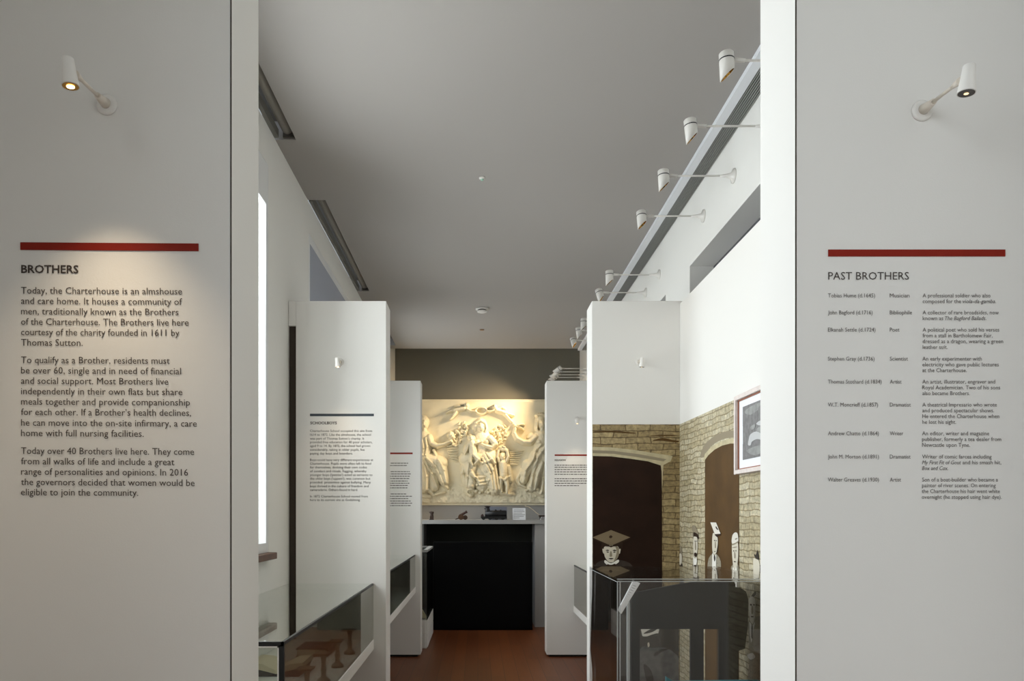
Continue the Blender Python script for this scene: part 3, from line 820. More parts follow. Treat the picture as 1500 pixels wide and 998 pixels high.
spotlight(8.23, 'white arm spotlight, upper of three beside the mural panel edge', (.0, .0, -1), 2)
spotlight(8.62, 'white arm spotlight, middle of three beside the mural panel edge', (.16, .0, -1), 1)
spotlight(9.11, 'white arm spotlight, lowest of three beside the mural panel edge, facing forward', (.22, -.5, -1), 2)
rel = Vector((0, YE, 2.45))
for yv, lb, tgt, e in ((10.80, 'nearest of the four far arm spotlights aimed at the plaster relief', (-.75, YE, 2.3), 95),
        (11.05, 'second of the four far arm spotlights aimed at the relief', (-.2, YE, 2.2), 55),
        (11.28, 'third of the four far arm spotlights, partly behind the second', (-.9, YE, 2.9), 60), (11.5, 'farthest arm spotlight beside the plaster relief', (-.9, YE, 2.4), 30)):
    spotlight(yv, 'white arm spotlight, '+lb, Vector(tgt)-Vector((1.16, yv, 3.66)), e, z=3.66, cone=72)

t = tag(MB().path([(1.75, 4.85, 3.22), (1.66, 4.85, 3.22), (1.655, 4.85, 3.27)], .004).tube((1.78, 4.85, 3.22), (1.765, 4.85, 3.22), .02).build('recess_hook', LAMPW, base=(1.75, 4.85, 3.22)),
        'tiny pale hook inside the dark upper recess of the right wall', 'hook')

# ------------------------------------------------------------------ glass display cases
def glass_case(x0, x1, y0, y1, z0, z1, label, slab=.07, side=1, end_label=None):
    """case fixed between the side wall and a panel; side +1: open glass side faces right"""
    t = thing('display_case', label, 'display case', ((x0+x1)/2, (y0+y1)/2, z0-slab), 'glass display cases in the bays')
    MB().box(x0-.004 if side < 0 else x0, x1+.004 if side > 0 else x1, y0-.004, y1, z0-slab, z0).build('base_slab', PANELW, t, bevel=.003)
    g = .008; e = .010
    MB().box(x0, x1, y0, y1, z1-g, z1).build('top_pane', CLEAR, t)
    xs = x1 if side > 0 else x0
    MB().box(xs-g if side > 0 else xs, xs if side > 0 else xs+g, y0+g, y1-.001, z0, z1-g).build('side_pane', DIMGLASS, t)
    MB().box(x0, x1, y0, y0+g, z0, z1-g).build('end_pane', CLEAR, t)
    f = MB()
    f.box(xs-e, xs+.001, y0-.001, y1, z1-.012, z1+.0006) if side > 0 else f.box(xs-.001, xs+e, y0-.001, y1, z1-.012, z1+.0006)
    f.box(x0, x1, y0-.001, y0+e, z1-.016, z1+.0006)
    f.box(xs-.018, xs+.001, y0-.001, y0+.012, z0, z1-.012) if side > 0 else f.box(xs-.001, xs+.018, y0-.001, y0+.012, z0, z1-.012)
    f.build('black_seal', BLACK, t)
    h = MB()
    hx0, hx1 = (xs-.024, xs-.018) if side > 0 else (xs+.018, xs+.024)
    h.box(hx0, hx1, y0-.001, y0+.008, z0, z1-.016); h.box(x0, hx1 if side > 0 else x1, y0-.001, y0+.008, z1-.021, z1-.016)
    h.build('white_seal', LAMPW, t)
    return t
ZA0, ZA1 = .70, 1.082
glass_case(XL+.004, -.716, 2.77, D2-.004, ZA0, ZA1, 'long glass display case under the SCHOOLBOYS text, nearest on the left')
glass_case(XL+.004, -.683, 5.6, D3-.004, .765, 1.117, 'glass display case behind the SCHOOLBOYS panel on the left', slab=.06)
glass_case(1.05, XLINE-.006, 6.0, D3-.004, .56, 1.006, 'small glass display case on the right between mural panel and farthest panel', slab=.07, side=-1)

# contents of the nearest case
for i, (px, py, d, lean) in enumerate(((462, 963, 3.10, 0), (487, 946, 3.45, 0), (501, 928, 3.82, 0), (513, 916, 4.2, 0), (521, 906, 4.6, 0))):
    X = -.785-.0*i
    t = thing('display_stand', ['turned stone stand nearest the end pane of the near case', 'turned stone stand second from the end pane of the near case',
              'turned stone stand third from the end pane, mid case', 'turned stone stand fourth from the end pane, towards the panel',
              'turned stone stand farthest along the near case, beside the panel'][i], 'stand', (X, d, ZA0), 'turned stands in the near case')
    MB().lathe((X, d, ZA0), [(.034, 0), (.034, .012), (.026, .02), (.014, .028), (.011, .05), (.016, .065), (.010, .085), (.013, .12), (.018, .135), (.012, .142)]).build('pedestal', STONE, t)
    MB().box(X-.045, X+.03, d-.04, d+.04, ZA0+.142, ZA0+.150).build('plate', mat('bronze_plate', srgb(110, 92, 66), .4, metal=.5), t, bevel=.002)
t = thing('book', 'red-brown leather book lying in the middle of the near case', 'book', (-.99, 4.62, ZA0))
MB().box(-1.09, -.90, 4.5, 4.75, ZA0, ZA0+.006).box(-1.09, -.90, 4.5, 4.75, ZA0+.044, ZA0+.05).box(-.906, -.90, 4.5, 4.75, ZA0+.006, ZA0+.044).build('cover', LEATHER, t)
MB().box(-1.085, -.907, 4.505, 4.745, ZA0+.0065, ZA0+.0435).build('pages', CREAMP, t)
t = thing('open_book', 'open cream book on a wooden cradle inside the near case', 'book', (-1.05, 4.0, ZA0))
bx, by = -1.06, 3.95
MB().prism([(bx-.12, by, ZA0), (bx+.12, by, ZA0), (bx+.14, by, ZA0+.05), (bx, by, ZA0+.015), (bx-.14, by, ZA0+.05)], (0, .22, 0)).build('cradle', BROWN, t)
MB().prism([(bx, by-.01, ZA0+.016), (bx+.145, by-.01, ZA0+.052), (bx+.14, by-.01, ZA0+.075), (bx+.07, by-.01, ZA0+.068), (bx, by-.01, ZA0+.035), (bx-.07, by-.01, ZA0+.068), (bx-.14, by-.01, ZA0+.075), (bx-.145, by-.01, ZA0+.052)], (0, .24, 0)).build('pages', CREAMP, t)
for i, (x, y, l) in enumerate(((-1.08, 2.92, 'white paper sheet lying by the end pane of the near case'), (-.86, 3.72, 'cream paper sheet lying between the books in the near case'))):
    pp = MB()
    n = 8
    for k in range(n):
        xa, xb = x-.1+.2*k/n, x-.1+.2*(k+1)/n
        hz = lambda q: ZA0+.002+.006*math.sin((q-x)*14)**2
        pp.prism([(xa, y-.07, hz(xa)), (xb, y-.07, hz(xb)), (xb, y-.07, hz(xb)+.0012), (xa, y-.07, hz(xa)+.0012)], (0, .14, 0))
    tag(pp.build('paper_sheet', PAPER if i == 0 else CREAMP, base=(x, y, ZA0)), l, 'paper')
t = thing('sword_fragment', 'dark flat blade lying across the near case behind the paper sheet', 'blade', (-1.05, 3.05, ZA0))
MB().prism([(-1.25, 3.02, ZA0+.012), (-.90, 3.05, ZA0+.012), (-.86, 3.07, ZA0+.012), (-.90, 3.08, ZA0+.012), (-1.25, 3.06, ZA0+.012)], (0, 0, .008)).build('blade', BLACK, t)
MB().box(-1.24, -1.22, 3.0, 3.08, ZA0, ZA0+.012).box(-.96, -.94, 3.03, 3.09, ZA0, ZA0+.012).build('support', STONE, t)

# contents of the second left case
t = thing('white_figurine', 'pale figurine inside the second left glass case', 'figurine', (-.76, 6.35, .765))
MB().lathe((-.76, 6.35, .765), [(.045, 0), (.045, .02), (.03, .03), (.035, .08), (.045, .14), (.03, .17), (.014, .185), (.024, .205), (.026, .225), (.014, .245)]).build('body', LAMPW, t)
t = thing('shield_plaque', 'grey oval plaque inside the second left glass case', 'plaque', (-.9, 7.0, .765))
MB().lathe((-.9, 7.0, .875), [(.11, 0), (.11, .012), (.085, .02), (.04, .03)], axis=(.7, -.7, 0)).build('plaque', STONE, t)

# floor-standing case beyond the far left panel
t = thing('floor_case', 'low floor-standing glass case on a white drawer base beyond the far left panel', 'display case', (-.9, 9.25, 0))
x0, x1, y0, y1 = XL+.01, -.588, 8.72, 9.85
b = MB(); b.box(x0, x1-.008, y0+.008, y1, 0.0, .33); b.build('base', PANELW, t)
for k, (za, zb) in enumerate(((.012, .168), (.176, .326))):
    MB().box(x0+.02, x1-.02, y0-.008, y0+.008, za, zb).build('drawer', PANELW, t, bevel=.003)
    MB().box(x1-.008, x1+.004, y0+.02, y1-.02, za, zb).build('drawer', PANELW, t, bevel=.003)
MB().box(x1-.008, x1, y0, y1, .332, 1.12).build('side_pane', DIMGLASS, t)
MB().box(x0, x1-.008, y0, y0+.008, .332, 1.12).build('end_pane', CLEAR, t)
fr = MB(); fr.box(x0, x1, y0, y0+.05, 1.12, 1.145).box(x0, x1, y1-.05, y1, 1.12, 1.145).box(x1-.05, x1, y0+.05, y1-.05, 1.12, 1.145).box(x0, x0+.05, y0+.05, y1-.05, 1.12, 1.145)
fr.build('top_frame', GREYP, t)
MB().box(x0+.05, x1-.05, y0+.05, y1-.05, 1.126, 1.136).build('top_pane', DIMGLASS, t)
MB().box(x0, x1-.01, y1-.012, y1, .332, 1.12).build('back_board', SOOT, t)
MB().box(x0+.01, x1-.03, y0+.12, y1-.03, .332, .345).build('tray', SOOT, t)
t = thing('parchment_roll', 'cream folded parchment at the bottom of the floor-standing case', 'parchment', (-.68, 8.8, .345))
MB().prism([(-.8, 8.76, .346), (-.605, 8.76, .346), (-.605, 8.76, .37), (-.66, 8.76, .46), (-.72, 8.76, .40), (-.8, 8.76, .38)], (0, .06, 0)).build('leaf', CREAMP, t)
MB().tube((-.8, 8.80, .375), (-.61, 8.80, .375), .012).build('roll', CREAMP, t)

# ------------------------------------------------------------------ acrylic case in the right bay
AX0, AX1, AY0, AY1, AZ = .58, 1.245, 3.13, 3.9, 1.284
t = thing('acrylic_case', 'tall clear acrylic case standing in front of the schoolboys mural', 'display case', ((AX0+AX1)/2, (AY0+AY1)/2, 0))
q = .012
MB().box(AX0-.01, AX1+.01, AY0-.01, AY1+.01, 0, .55).build('plinth', SOOT, t, bevel=.004)
MB().box(AX0, AX1, AY0, AY1, AZ-q, AZ).build('top_pane', ACRYL, t)
MB().box(AX0, AX1, AY0, AY0+q, .55, AZ-q).build('front_pane', ACRYL, t)
MB().box(AX0, AX1, AY1-q, AY1, .55, AZ-q).build('back_pane', ACRYL, t)
MB().box(AX0, AX0+q, AY0+q, AY1-q, .55, AZ-q).build('side_pane', ACRYL, t)
MB().box(AX1-q, AX1, AY0+q, AY1-q, .55, AZ-q).build('side_pane', ACRYL, t)
e = MB(); w_ = .004
e.box(AX0, AX1, AY0-.0008, AY0, AZ-q, AZ-q+.003).box(AX0, AX1, AY0-.0008, AY0, AZ-.002, AZ+.001)
e.box(AX0, AX0+.003, AY0-.0008, AY0, .55, AZ-q).box(AX0+q-.001, AX0+q+.002, AY0-.0008, AY0, .55, AZ-q)
e.box(AX0-.0006, AX0, AY0, AY1, AZ-q-.001, AZ-q+.001)
e.build('polished_edge', ACEDGE, t)
# black display board inside, with a raised slanting top and two windows
t = thing('display_board', 'charcoal display board with cut-out windows inside the acrylic case', 'display board', (.95, 3.62, .55))
DB = 3.62
def B9(u, v): return P(895+u/6.318, 840+v/6.318, DB)
parts = [
 [(186, 180), (270, 172), (480, 130), (690, 92), (860, 66), (1130, 62), (1152, 100), (1152, 518), (186, 518)],
 [(186, 518), (266, 518), (266, 1900), (186, 1900)],
 [(738, 518), (858, 518), (858, 1900), (738, 1900)],
 [(1152, 130), (1200, 135), (1250, 170), (1270, 240), (1268, 480), (1240, 700), (1180, 720), (1180, 1900), (1000, 1900), (1000, 518), (1152, 518)]]
b = MB()
for p in parts: b.prism([B9(*x) for x in p], (0, .02, 0))
b.build('board', DKFAB, t)
# teal folder edge
tag(MB().prism([P(976, 992, 3.45), P(987, 999, 3.45), P(1112, 997, 3.45), P(1112, 1004, 3.45), P(976, 1004, 3.45)], (0, .02, 0)).build('teal_folder', TEAL, base=P(1044, 1004, 3.45)),
    'teal folder standing at the bottom of the acrylic case', 'folder')
# label card on a clear rod
t = thing('label_holder', 'tilted white caption card on a clear rod at the corner of the acrylic case', 'caption card', (.66, 3.28, .55))
DC = 3.3
def B10(u, v, d=DC): return P(895+u/6.318, 840+v/6.318, d)
MB().prism([B10(62, 345, DC), B10(205, 70, DC+.10), B10(270, 95, DC+.10), B10(96, 378, DC)], (0, .005, .002)).build('card', PAPER, t)
l = MB()
for k in range(7):
    f0 = .12+.075*k
    pa = [(205+( 62-205)*f0+12, 70+(345-70)*f0+6), (270+(96-270)*f0-16, 95+(378-95)*f0-8)]
    dd = DC+.10*(1-f0)-.0025; a_, b_ = B10(*pa[0], dd), B10(*pa[1], dd); dv = Vector((0, 0, -.0016))
    l.add([a_, b_, b_+dv, a_+dv], [(0, 1, 2, 3)])
l.build('caption_lines', INKL, t)
DC += .03; c_ = B10(160, 260, DC+.012)
MB().box(c_.x-.006, c_.x+.006, DC+.008, DC+.020, .55, c_.z).build('rod', ACEDGE, t)

# ------------------------------------------------------------------ far end: counter, black screen, relief
t = thing('display_counter', 'grey counter with open dark knee space below the plaster relief', 'counter', (0, 11.0, 0))
CZ0, CZ1 = 1.428, 1.484
MB().box(XL+.01, 1.15, 10.35, YE-.004, CZ0, CZ1).build('top', GREYP, t, bevel=.003)
MB().box(.79, 1.14, 10.40, YE-.004, 0, CZ0).build('pier', GREYP, t)
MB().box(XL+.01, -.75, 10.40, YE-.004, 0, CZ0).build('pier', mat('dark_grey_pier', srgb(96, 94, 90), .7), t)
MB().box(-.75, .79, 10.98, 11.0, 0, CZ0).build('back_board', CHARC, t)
struct(MB().box(XL+.02, 1.14, YE-.012, YE, CZ1+.001, 1.715).build('trim_upstand', GREYP))
t = thing('black_screen', 'large black panel screen standing on the floor under the counter', 'screen', (.07, 10.3, 0))
MB().box(-.60, .735, 10.12, 10.22, .0, 1.19).build('screen', SOOT, t, bevel=.008)
MB().box(-.58, .715, 10.11, 10.12, .03, 1.17).build('bezel', mat('screen_black', srgb(5, 5, 6), .6, spec=.12), t)

# relief heights over a pixel grid, one mesh for each figure
RD = YE-.004
def rpx(u, v): return 600+u/4.159, 560+v/4.159
U = np.arange(44, 896, 1.9); V = np.arange(108, 752, 1.9)
UU, VV = np.meshgrid(U, V)
rng = np.random.RandomState(4)
def value_noise(sc, seed):
    r = np.random.RandomState(seed); g = r.rand(60, 60)
    x = UU/sc; y = VV/sc; xi = x.astype(int) % 59; yi = y.astype(int) % 59; fx = x-x.astype(int); fy = y-y.astype(int)
    fx = fx*fx*(3-2*fx); fy = fy*fy*(3-2*fy)
    return (g[yi, xi]*(1-fx)*(1-fy)+g[yi, xi+1]*fx*(1-fy)+g[yi+1, xi]*(1-fx)*fy+g[yi+1, xi+1]*fx*fy)
def cap_h(p, q, r0, r1, h):
    (x0, y0), (x1, y1) = p, q
    dx, dy = x1-x0, y1-y0; L2 = dx*dx+dy*dy+1e-6
    tt = np.clip(((UU-x0)*dx+(VV-y0)*dy)/L2, 0, 1)
    dd = np.hypot(UU-(x0+tt*dx), VV-(y0+tt*dy)); r = r0+(r1-r0)*tt
    return h*np.sqrt(np.clip(1-(dd/r)**2, 0, 1))
def ell_h(c, rx, ry, h, rot=0):
    ca, sa = math.cos(rot), math.sin(rot); x = UU-c[0]; y = VV-c[1]
    xx = (x*ca+y*sa)/rx; yy = (-x*sa+y*ca)/ry
    return h*np.sqrt(np.clip(1-xx*xx-yy*yy, 0, 1))
class Fig:
    def __init__(s): s.h = np.zeros_like(UU)
    def c(s, p, q, r0, r1, h): s.h = np.maximum(s.h, cap_h(p, q, r0, r1, h)); return s
    def chain(s, pts, r0, r1, h):
        n = len(pts)-1
        for i in range(n):
            ra = r0+(r1-r0)*i/n; rb = r0+(r1-r0)*(i+1)/n; s.c(pts[i], pts[i+1], ra, rb, h)
        return s
    def e(s, c, rx, ry, h, rot=0): s.h = np.maximum(s.h, ell_h(c, rx, ry, h, rot)); return s
    def raise_(s, pts, r, amt):
        """fold or crease on what is already there"""
        m = s.h > .004
        for a, b in zip(pts[:-1], pts[1:]): s.h = s.h+m*cap_h(a, b, r, r, amt)
        return s
    def cut(s, c, rx, ry, amt): s.h = np.maximum(0, s.h-ell_h(c, rx, ry, amt)); return s
    def face(s, c, rx, ry, h):
        x, y = c
        s.e(c, rx, ry, h)
        s.h += ell_h((x, y+ry*.08), rx*.16, ry*.26, .02)
        for k in (-1, 1): s.h = np.maximum(0, s.h-ell_h((x+k*rx*.38, y-ry*.1), rx*.22, ry*.11, .016))
        s.h = np.maximum(0, s.h-ell_h((x, y+ry*.5), rx*.3, ry*.07, .014))
        return s

central = Fig()
central.e((432, 272), 44, 52, .075).face((436, 285), 27, 37, .13)
central.e((402, 282), 20, 34, .07).chain([(405, 255), (430, 240), (460, 258), (468, 290), (462, 310)], 13, 10, .095)
central.c((436, 310), (438, 345), 20, 26, .09)
central.c((440, 350), (440, 430), 58, 52, .11).e((412, 372), 24, 22, .135).e((468, 372), 24, 22, .135)
central.chain([(390, 352), (352, 395), (340, 440), (350, 470)], 25, 16, .10)
central.chain([(490, 350), (518, 382), (500, 405), (452, 392), (425, 378)], 25, 13, .135)
central.c((345, 470), (480, 468), 46, 62, .12)
central.e((372, 520), 52, 62, .14).e((470, 520), 55, 66, .13)
central.c((378, 530), (372, 630), 46, 30, .12).c((470, 520), (518, 650), 62, 44, .11).c((430, 560), (440, 630), 60, 40, .10)
central.c((340, 480), (322, 560), 26, 14, .08).c((322, 560), (345, 625), 14, 20, .06)
for a in ([(470, 440), (520, 500), (545, 660)], [(455, 450), (505, 540), (525, 668)], [(445, 470), (490, 560), (505, 655)], [(380, 560), (425, 610), (480, 600)],
          [(365, 580), (410, 630), (470, 622)], [(360, 505), (350, 580), (345, 640)], [(390, 470), (440, 500), (500, 480)], [(372, 540), (400, 585), (455, 580)]):
    central.raise_(a, 9, .028)
central.chain([(378, 650), (358, 672), (372, 690)], 18, 16, .08)
for k in range(9):
    central.e((350+k*19, 668+8*math.sin(k*2.1)), 15, 13, .06+.02*(k % 2))
central.e((368, 672), 30, 28, .06).cut((368, 672), 14, 13, .04).e((368, 672), 8, 8, .06)
central.e((486, 660), 26, 22, .07).cut((486, 660), 12, 10, .03)
central.c((540, 660), (560, 675), 14, 10, .05)
central.c((350, 400), (330, 440), 12, 8, .07)
# child on her lap
child = Fig()
child.face((376, 352), 20, 24, .15).e((372, 342), 24, 22, .11)
child.c((382, 380), (388, 440), 27, 32, .16).chain([(366, 382), (350, 420), (338, 446)], 12, 9, .13).chain([(400, 385), (424, 378), (440, 372)], 11, 9, .16)
child.chain([(390, 450), (420, 480), (400, 505)], 20, 12, .19).chain([(378, 455), (372, 492), (385, 512)], 17, 11, .18)
# child standing at her side
boy = Fig()
boy.face((564, 462), 22, 26, .11).e((564, 452), 27, 26, .085)
boy.chain([(548, 492), (532, 460), (540, 424)], 14, 10, .10).chain([(584, 490), (598, 460), (592, 424)], 14, 10, .10)
boy.e((565, 415), 38, 15, .09).e((552, 405), 12, 10, .10).e((576, 404), 12, 10, .10).e((565, 398), 10, 9, .10)
boy.c((566, 500), (568, 570), 28, 27, .12).chain([(556, 585), (552, 630), (556, 672)], 20, 10, .10).chain([(580, 585), (592, 630), (590, 675)], 20, 10, .10)
boy.c((600, 520), (612, 600), 16, 18, .06).c((545, 675), (610, 686), 11, 11, .06)
boy.raise_([(545, 585), (575, 600), (600, 580)], 8, .03)
# left woman
leftw = Fig()
leftw.e((88, 245), 34, 40, .07).face((94, 262), 22, 32, .12)
leftw.c((92, 290), (92, 320), 15, 20, .08).c((86, 340), (98, 430), 46, 42, .11)
leftw.chain([(122, 340), (135, 378), (170, 392), (215, 384), (252, 366)], 23, 11, .12)
leftw.c((62, 350), (58, 430), 20, 18, .08)
leftw.c((80, 470), (190, 495), 50, 44, .13).c((180, 500), (214, 610), 46, 30, .12).c((100, 500), (92, 650), 46, 30, .11).c((140, 520), (150, 640), 44, 32, .08)
leftw.c((100, 640), (150, 690), 14, 12, .07).c((205, 615), (232, 648), 16, 11, .08).c((150, 690), (215, 672), 12, 9, .06).c((70, 690), (130, 700), 16, 12, .05)
leftw.chain([(150, 420), (166, 460), (140, 520)], 12, 9, .10)
for a in ([(110, 470), (160, 520), (215, 640)], [(95, 480), (140, 560), (180, 650)], [(90, 500), (110, 580), (110, 660)], [(180, 480), (215, 540), (230, 620)],
          [(80, 360), (92, 410), (86, 450)], [(105, 350), (112, 400), (104, 450)]):
    leftw.raise_(a, 8, .028)
mask = Fig(); mask.e((252, 328), 24, 26, .09).face((262, 338), 16, 20, .11).c((250, 350), (262, 372), 12, 8, .08)
# right woman
rightw = Fig()
rightw.e((795, 245), 36, 46, .08).face((800, 262), 24, 35, .13)
for k in range(7):
    rightw.e((772+k*9, 212-9*math.sin(k/6*math.pi)), 9, 15, .10, rot=(k-3)*.3)
rightw.chain([(772, 250), (768, 290), (776, 312)], 13, 9, .09)
rightw.c((800, 290), (800, 322), 17, 24, .09).c((800, 340), (800, 440), 52, 46, .12).e((782, 372), 22, 20, .14).e((826, 372), 22, 20, .14)
rightw.chain([(764, 342), (730, 372), (690, 372), (650, 350), (634, 318), (640, 292)], 22, 11, .13)
rightw.e((740, 335), 28, 24, .10).chain([(842, 350), (858, 400), (846, 450)], 22, 15, .10)
rightw.c((780, 470), (840, 475), 60, 56, .13).c((760, 490), (700, 560), 44, 34, .12).c((720, 510), (690, 600), 40, 26, .10)
rightw.c((790, 520), (742, 640), 52, 34, .13).c((830, 520), (820, 660), 44, 40, .10).c((745, 640), (712, 660), 15, 11, .08)
rightw.chain([(680, 540), (655, 590), (668, 625), (700, 640)], 14, 10, .06).c((770, 660), (812, 690), 26, 18, .07)
for a in ([(750, 470), (700, 540), (690, 610)], [(770, 480), (740, 570), (730, 640)], [(800, 500), (770, 580), (760, 660)], [(825, 500), (805, 590), (795, 680)],
          [(790, 390), (760, 420), (740, 480)], [(820, 400), (790, 440), (770, 470)], [(840, 520), (835, 600), (825, 670)]):
    rightw.raise_(a, 9, .03)
dove = Fig(); dove.e((652, 272), 28, 12, .07, rot=.2).e((632, 262), 10, 9, .08).chain([(655, 268), (680, 262), (696, 266)], 10, 5, .08).chain([(655, 275), (682, 285), (694, 296)], 10, 5, .06)
cherubs = []
for pts in (dict(head=(348, 148), body=((332, 166), (275, 176)), legs=([(278, 178), (250, 182), (228, 192)], [(285, 190), (268, 212), (250, 232)]), arm=[(350, 170), (376, 184), (402, 184)], wing=[(318, 158), (300, 150), (278, 152)]),
            dict(head=(517, 158), body=((530, 178), (580, 194)), legs=([(582, 192), (606, 202), (632, 208)], [(580, 200), (602, 226), (622, 248)]), arm=[(514, 178), (492, 186), (474, 182)], wing=[(540, 166), (560, 158), (580, 168)])):
    f = Fig(); f.face(pts['head'], 16, 18, .09).c(*pts['body'], 17, 15, .085)
    for lg in pts['legs']: f.chain(lg, 13, 7, .07)
    f.chain(pts['arm'], 9, 6, .075).chain(pts['wing'], 12, 7, .05)
    cherubs.append(f)
wreath = Fig()
ring_pts = [(436+33*math.cos(t_), 180+20*math.sin(t_)) for t_ in np.linspace(0, 2*math.pi, 19)]
wreath.chain(ring_pts, 7.5, 7.5, .06)
foliage = []
for cx, cy, rx, ry, n, seed in ((318, 290, 42, 42, 26, 1), (550, 320, 52, 60, 40, 2), (285, 360, 30, 40, 16, 3)):
    f = Fig(); r = np.random.RandomState(seed)
    for k in range(n):
        a_ = r.rand()*6.28; q_ = math.sqrt(r.rand())
        f.e((cx+rx*q_*math.cos(a_), cy+ry*q_*math.sin(a_)), 13, 7, .03+.03*r.rand(), rot=r.rand()*3.1)
    f.chain([(cx-5, cy+ry), (cx, cy), (cx+8, cy-ry*.8)], 5, 3, .03)
    foliage.append(f)
rays = Fig(); rays2 = Fig()
for k in range(7):
    rays.c((230+k*4, 395+k*14), (292, 385+k*17), 7, 5, .03)
    rays2.c((612, 430+k*12), (690-k*6, 420+k*14), 7, 4, .03)
ground = value_noise(34, 1)*.5+value_noise(15, 2)*.3+value_noise(8, 3)*.2
gmask = np.clip((VV-560)/120, 0, 1)*1.0
backh = .012*value_noise(60, 9)+ground*.055*gmask+.02*np.exp(-((VV-470)/60.0)**2)*value_noise(26, 12)
fade = np.clip((744-VV)/10, 0, 1)*np.clip((VV-116)/8, 0, 1)
backh = backh*fade

t = thing('plaster_relief', 'large cream plaster relief of seated figures glowing on the far wall', 'relief', (.03, RD, 1.73))
SLAB = .05
def relief_mesh(name, H, keep, floor_h):
    """height field facing the room; cells outside keep are dropped"""
    ny, nx = UU.shape; idx = -np.ones((ny, nx), int); verts = []; faces = []
    cell = keep[:-1, :-1] | keep[1:, :-1] | keep[:-1, 1:] | keep[1:, 1:]
    use = np.zeros((ny, nx), bool)
    use[:-1, :-1] |= cell; use[1:, :-1] |= cell; use[:-1, 1:] |= cell; use[1:, 1:] |= cell
    ii, jj = np.nonzero(use)
    idx[ii, jj] = np.arange(len(ii))
    x = (600+UU[ii, jj]/4.159-VX)*RD/F; z = EYE+(VY-560-VV[ii, jj]/4.159)*RD/F
    yv = RD-SLAB-np.where(keep[ii, jj], H[ii, jj], floor_h)
    off = WORLD['plaster_relief']
    co = np.stack([x-off.x, yv-off.y, z-off.z], 1)
    ci, cj = np.nonzero(cell)
    fs = np.stack([idx[ci, cj], idx[ci+1, cj], idx[ci+1, cj+1], idx[ci, cj+1]], 1)
    me = bpy.data.meshes.new(name); me.from_pydata(co.tolist(), [], fs.tolist())
    me.polygons.foreach_set('use_smooth', [True]*len(fs)); me.materials.append(PLASTER)
    o = bpy.data.objects.new(name, me); C.objects.link(o); o.parent = t
    return o
x0_, x1_ = (600+U[0]/4.159-VX)*RD/F, (600+U[-1]/4.159-VX)*RD/F
zt, zb_ = EYE+(VY-560-V[0]/4.159)*RD/F, EYE+(VY-560-V[-1]/4.159)*RD/F
MB().box(x0_, x1_, RD-SLAB, RD, zb_, zt).build('slab', PLASTER, t)
relief_mesh('background', backh+.0005, np.ones_like(UU, bool), 0)
fine = (value_noise(7, 21)-.5)*.006
for nm, f in [('seated_figure', central), ('lap_child', child), ('standing_child', boy), ('seated_figure', leftw), ('seated_figure', rightw),
              ('theatre_mask', mask), ('dove', dove), ('cherub', cherubs[0]), ('cherub', cherubs[1]), ('wreath', wreath),
              ('foliage', foliage[0]), ('foliage', foliage[1]), ('foliage', foliage[2]), ('rays', rays), ('rays', rays2)]:
    k = f.h > .002
    relief_mesh(nm, f.h*1.5+fine+backh*.5, k, -.004)

# things on the counter
OD = 10.50; SC = OD/F
t = thing('figurine', 'small dark brown figurine at the left of the counter', 'figurine', P(632.5, 761.5, OD))
o = WORLD[t.name]; zc = CZ1; x = o.x
MB().box(x-.034, x+.03, OD-.03, OD+.03, zc, zc+.012).box(x-.026, x+.026, OD-.026, OD+.026, zc+.012, zc+.05).build('base', BROWN, t, bevel=.003)
MB().lathe((x, OD, zc+.05), [(.026, 0), (.022, .018), (.02, .03), (.027, .042), (.030, .052), (.022, .06)]).build('body', BROWN, t)
MB().prism([(x-.04, OD-.02, zc+.108), (x-.01, OD-.02, zc+.09), (x+.028, OD-.02, zc+.092), (x+.028, OD-.02, zc+.116), (x-.01, OD-.02, zc+.118)], (0, .04, 0)).build('cap', BROWN, t)
t = thing('toy_cannon', 'brown wooden toy cannon on the counter', 'toy cannon', P(675, 761.5, OD))
o = WORLD[t.name]; x = o.x
for sy in (-.045, .045):
    w2 = MB(); w2.lathe((x+.004, OD+sy, zc+.040), [(.040, -.007), (.040, .007)], 20, axis=(0, 1, 0)); w2.lathe((x+.004, OD+sy, zc+.04), [(.012, -.013), (.012, .013)], 12, axis=(0, 1, 0))
    w2.build('wheel', mat('toy_wood', srgb(84, 54, 30), .5, var=.2, vscale=60), t)
    w3 = MB(); w3.lathe((x+.062, OD+sy*.7, zc+.033), [(.033, -.007), (.033, .007)], 20, axis=(0, 1, 0)); w3.build('wheel', mat('toy_wood_dark', srgb(64, 42, 25), .5), t)
MB().lathe((x-.02, OD, zc+.055), [(.016, 0), (.020, .01), (.018, .05), (.015, .10), (.019, .112), (.019, .124), (.01, .125)], axis=(.86, 0, .5)).build('barrel', mat('red_brown_iron', srgb(56, 26, 17), .45), t)
MB().tube((x+.01, OD, zc+.042), (x-.075, OD, zc+.008), .010, .007).tube((x+.0, OD-.04, zc+.04), (x+.0, OD+.04, zc+.04), .006).tube((x+.062, OD-.03, zc+.033), (x+.062, OD+.03, zc+.033), .006).tube((x+.0, OD, zc+.045), (x+.062, OD, zc+.036), .008).build('carriage', BROWN, t)
t = thing('toy_engine', 'black model steam engine with a tall chimney on the counter', 'toy engine', P(723, 761.5, OD))
o = WORLD[t.name]; x = o.x
MB().box(x-.17, x+.185, OD-.055, OD+.055, zc+.018, zc+.05).build('chassis', ENGINE, t, bevel=.003)
MB().tube((x-.12, OD, zc+.088), (x+.18, OD, zc+.088), .043, seg=24).build('boiler', ENGINE, t)
MB().lathe((x-.085, OD, zc+.06), [(.034, 0), (.034, .09), (.028, .10), (.028, .118), (.042, .122), (.042, .132), (.02, .133)]).build('chimney', ENGINE, t)
MB().box(x-.130, x-.095, OD-.02, OD+.02, zc+.15, zc+.163).build('flue', ENGINE, t)
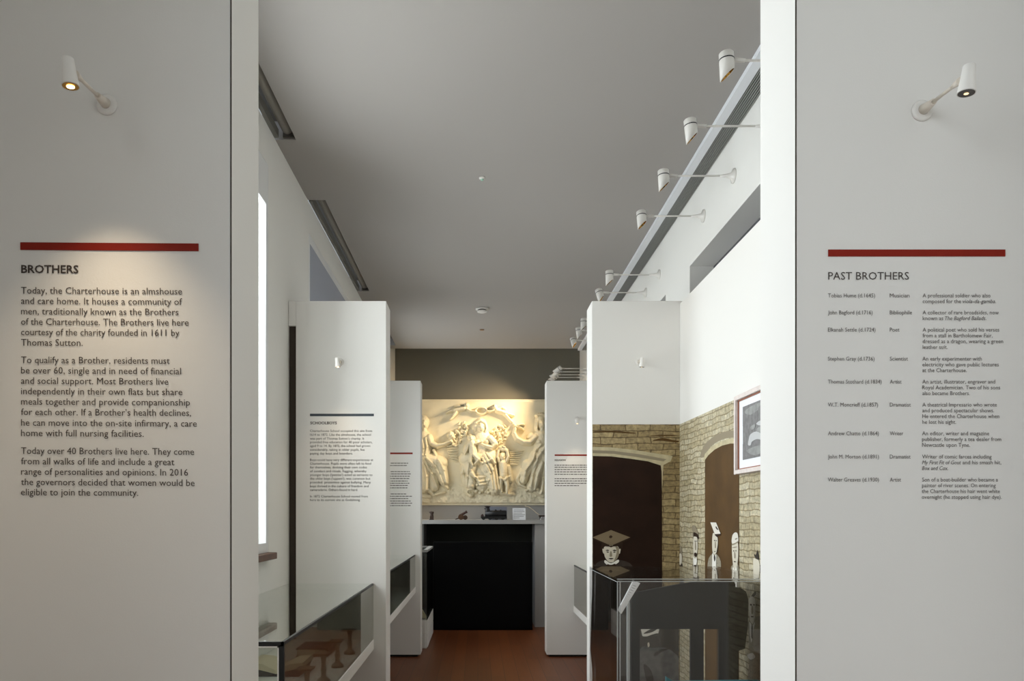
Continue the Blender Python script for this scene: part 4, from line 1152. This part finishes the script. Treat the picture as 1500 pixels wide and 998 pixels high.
MB().lathe((x+.03, OD, zc+.125), [(.016, 0), (.014, .014), (.006, .022)]).lathe((x+.10, OD, zc+.125), [(.014, 0), (.012, .012), (.004, .018)]).build('dome', ENGINE, t)
for k, xx in enumerate((-.14, -.05, .04, .13)):
    wv = MB(); wv.lathe((x+xx, OD-.058, zc+.026), [(.026, -.006), (.026, .006)], 18, axis=(0, 1, 0)).lathe((x+xx, OD+.058, zc+.026), [(.026, -.006), (.026, .006)], 18, axis=(0, 1, 0)).tube((x+xx, OD-.05, zc+.026), (x+xx, OD+.05, zc+.026), .006)
    wv.build('wheel', BLACK, t)
MB().prism([(x-.18, OD-.04, zc+.03), (x-.15, OD-.04, zc+.02), (x-.135, OD-.04, zc+.06), (x-.15, OD-.04, zc+.085), (x-.175, OD-.04, zc+.07)], (0, .08, 0)).build('front_drum', mat('dark_red_brown', srgb(70, 48, 44), .5), t)
tag(MB().box(x-.06, x+.19, OD+.09, OD+.10, zc, zc+.185).build('backing_card', GREYCARD, base=(x, OD+.095, zc)), 'blue-grey card standing behind the black model engine', 'card')
t = thing('caption_card', 'white caption card standing on the counter right of the model engine', 'caption card', P(760.5, 761.5, OD))
o = WORLD[t.name]; x = o.x
MB().prism([(x-.092, OD, zc), (x+.09, OD, zc), (x+.09, OD+.03, zc+.165), (x-.092, OD+.03, zc+.165)], (0, .004, 0)).build('card', PAPER, t)
l = MB()
for k in range(6):
    zf = .86-.135*k; w3 = (.07, .075, .06, .078, .07, .04)[k]
    yq = OD+.03*zf-.0012; zq2 = zc+.165*zf
    l.add([(x-.075, yq, zq2), (x-.075+2*w3, yq, zq2), (x-.075+2*w3, yq-.0005, zq2-.005), (x-.075, yq-.0005, zq2-.005)], [(0, 1, 2, 3)])
l.build('caption_lines', INKL, t)
t = thing('reading_lamp', 'small dark desk object with a thin curved rod at the right of the counter', 'lamp', P(796, 761.5, OD))
o = WORLD[t.name]; x = o.x
MB().box(x-.065, x+.09, OD-.04, OD+.04, zc+.045, zc+.066).build('top', BROWN, t, bevel=.003)
lg = MB()
for dx in (-.055, .07): lg.box(x+dx, x+dx+.018, OD-.035, OD+.035, zc, zc+.045)
lg.build('side', ENGINE, t)
MB().ball((x-.035, OD-.03, zc+.03), .009, .009, .009).ball((x-.045, OD-.032, zc+.010), .010, .010, .010).build('knob', LAMPW, t)
MB().path([(x-.05, OD, zc+.066), (x-.10, OD, zc+.10), (x-.15, OD, zc+.145), (x-.20, OD, zc+.178), (x-.26, OD, zc+.196)], .0045).build('rod', mat('pale_rod', srgb(214, 200, 170), .4), t)
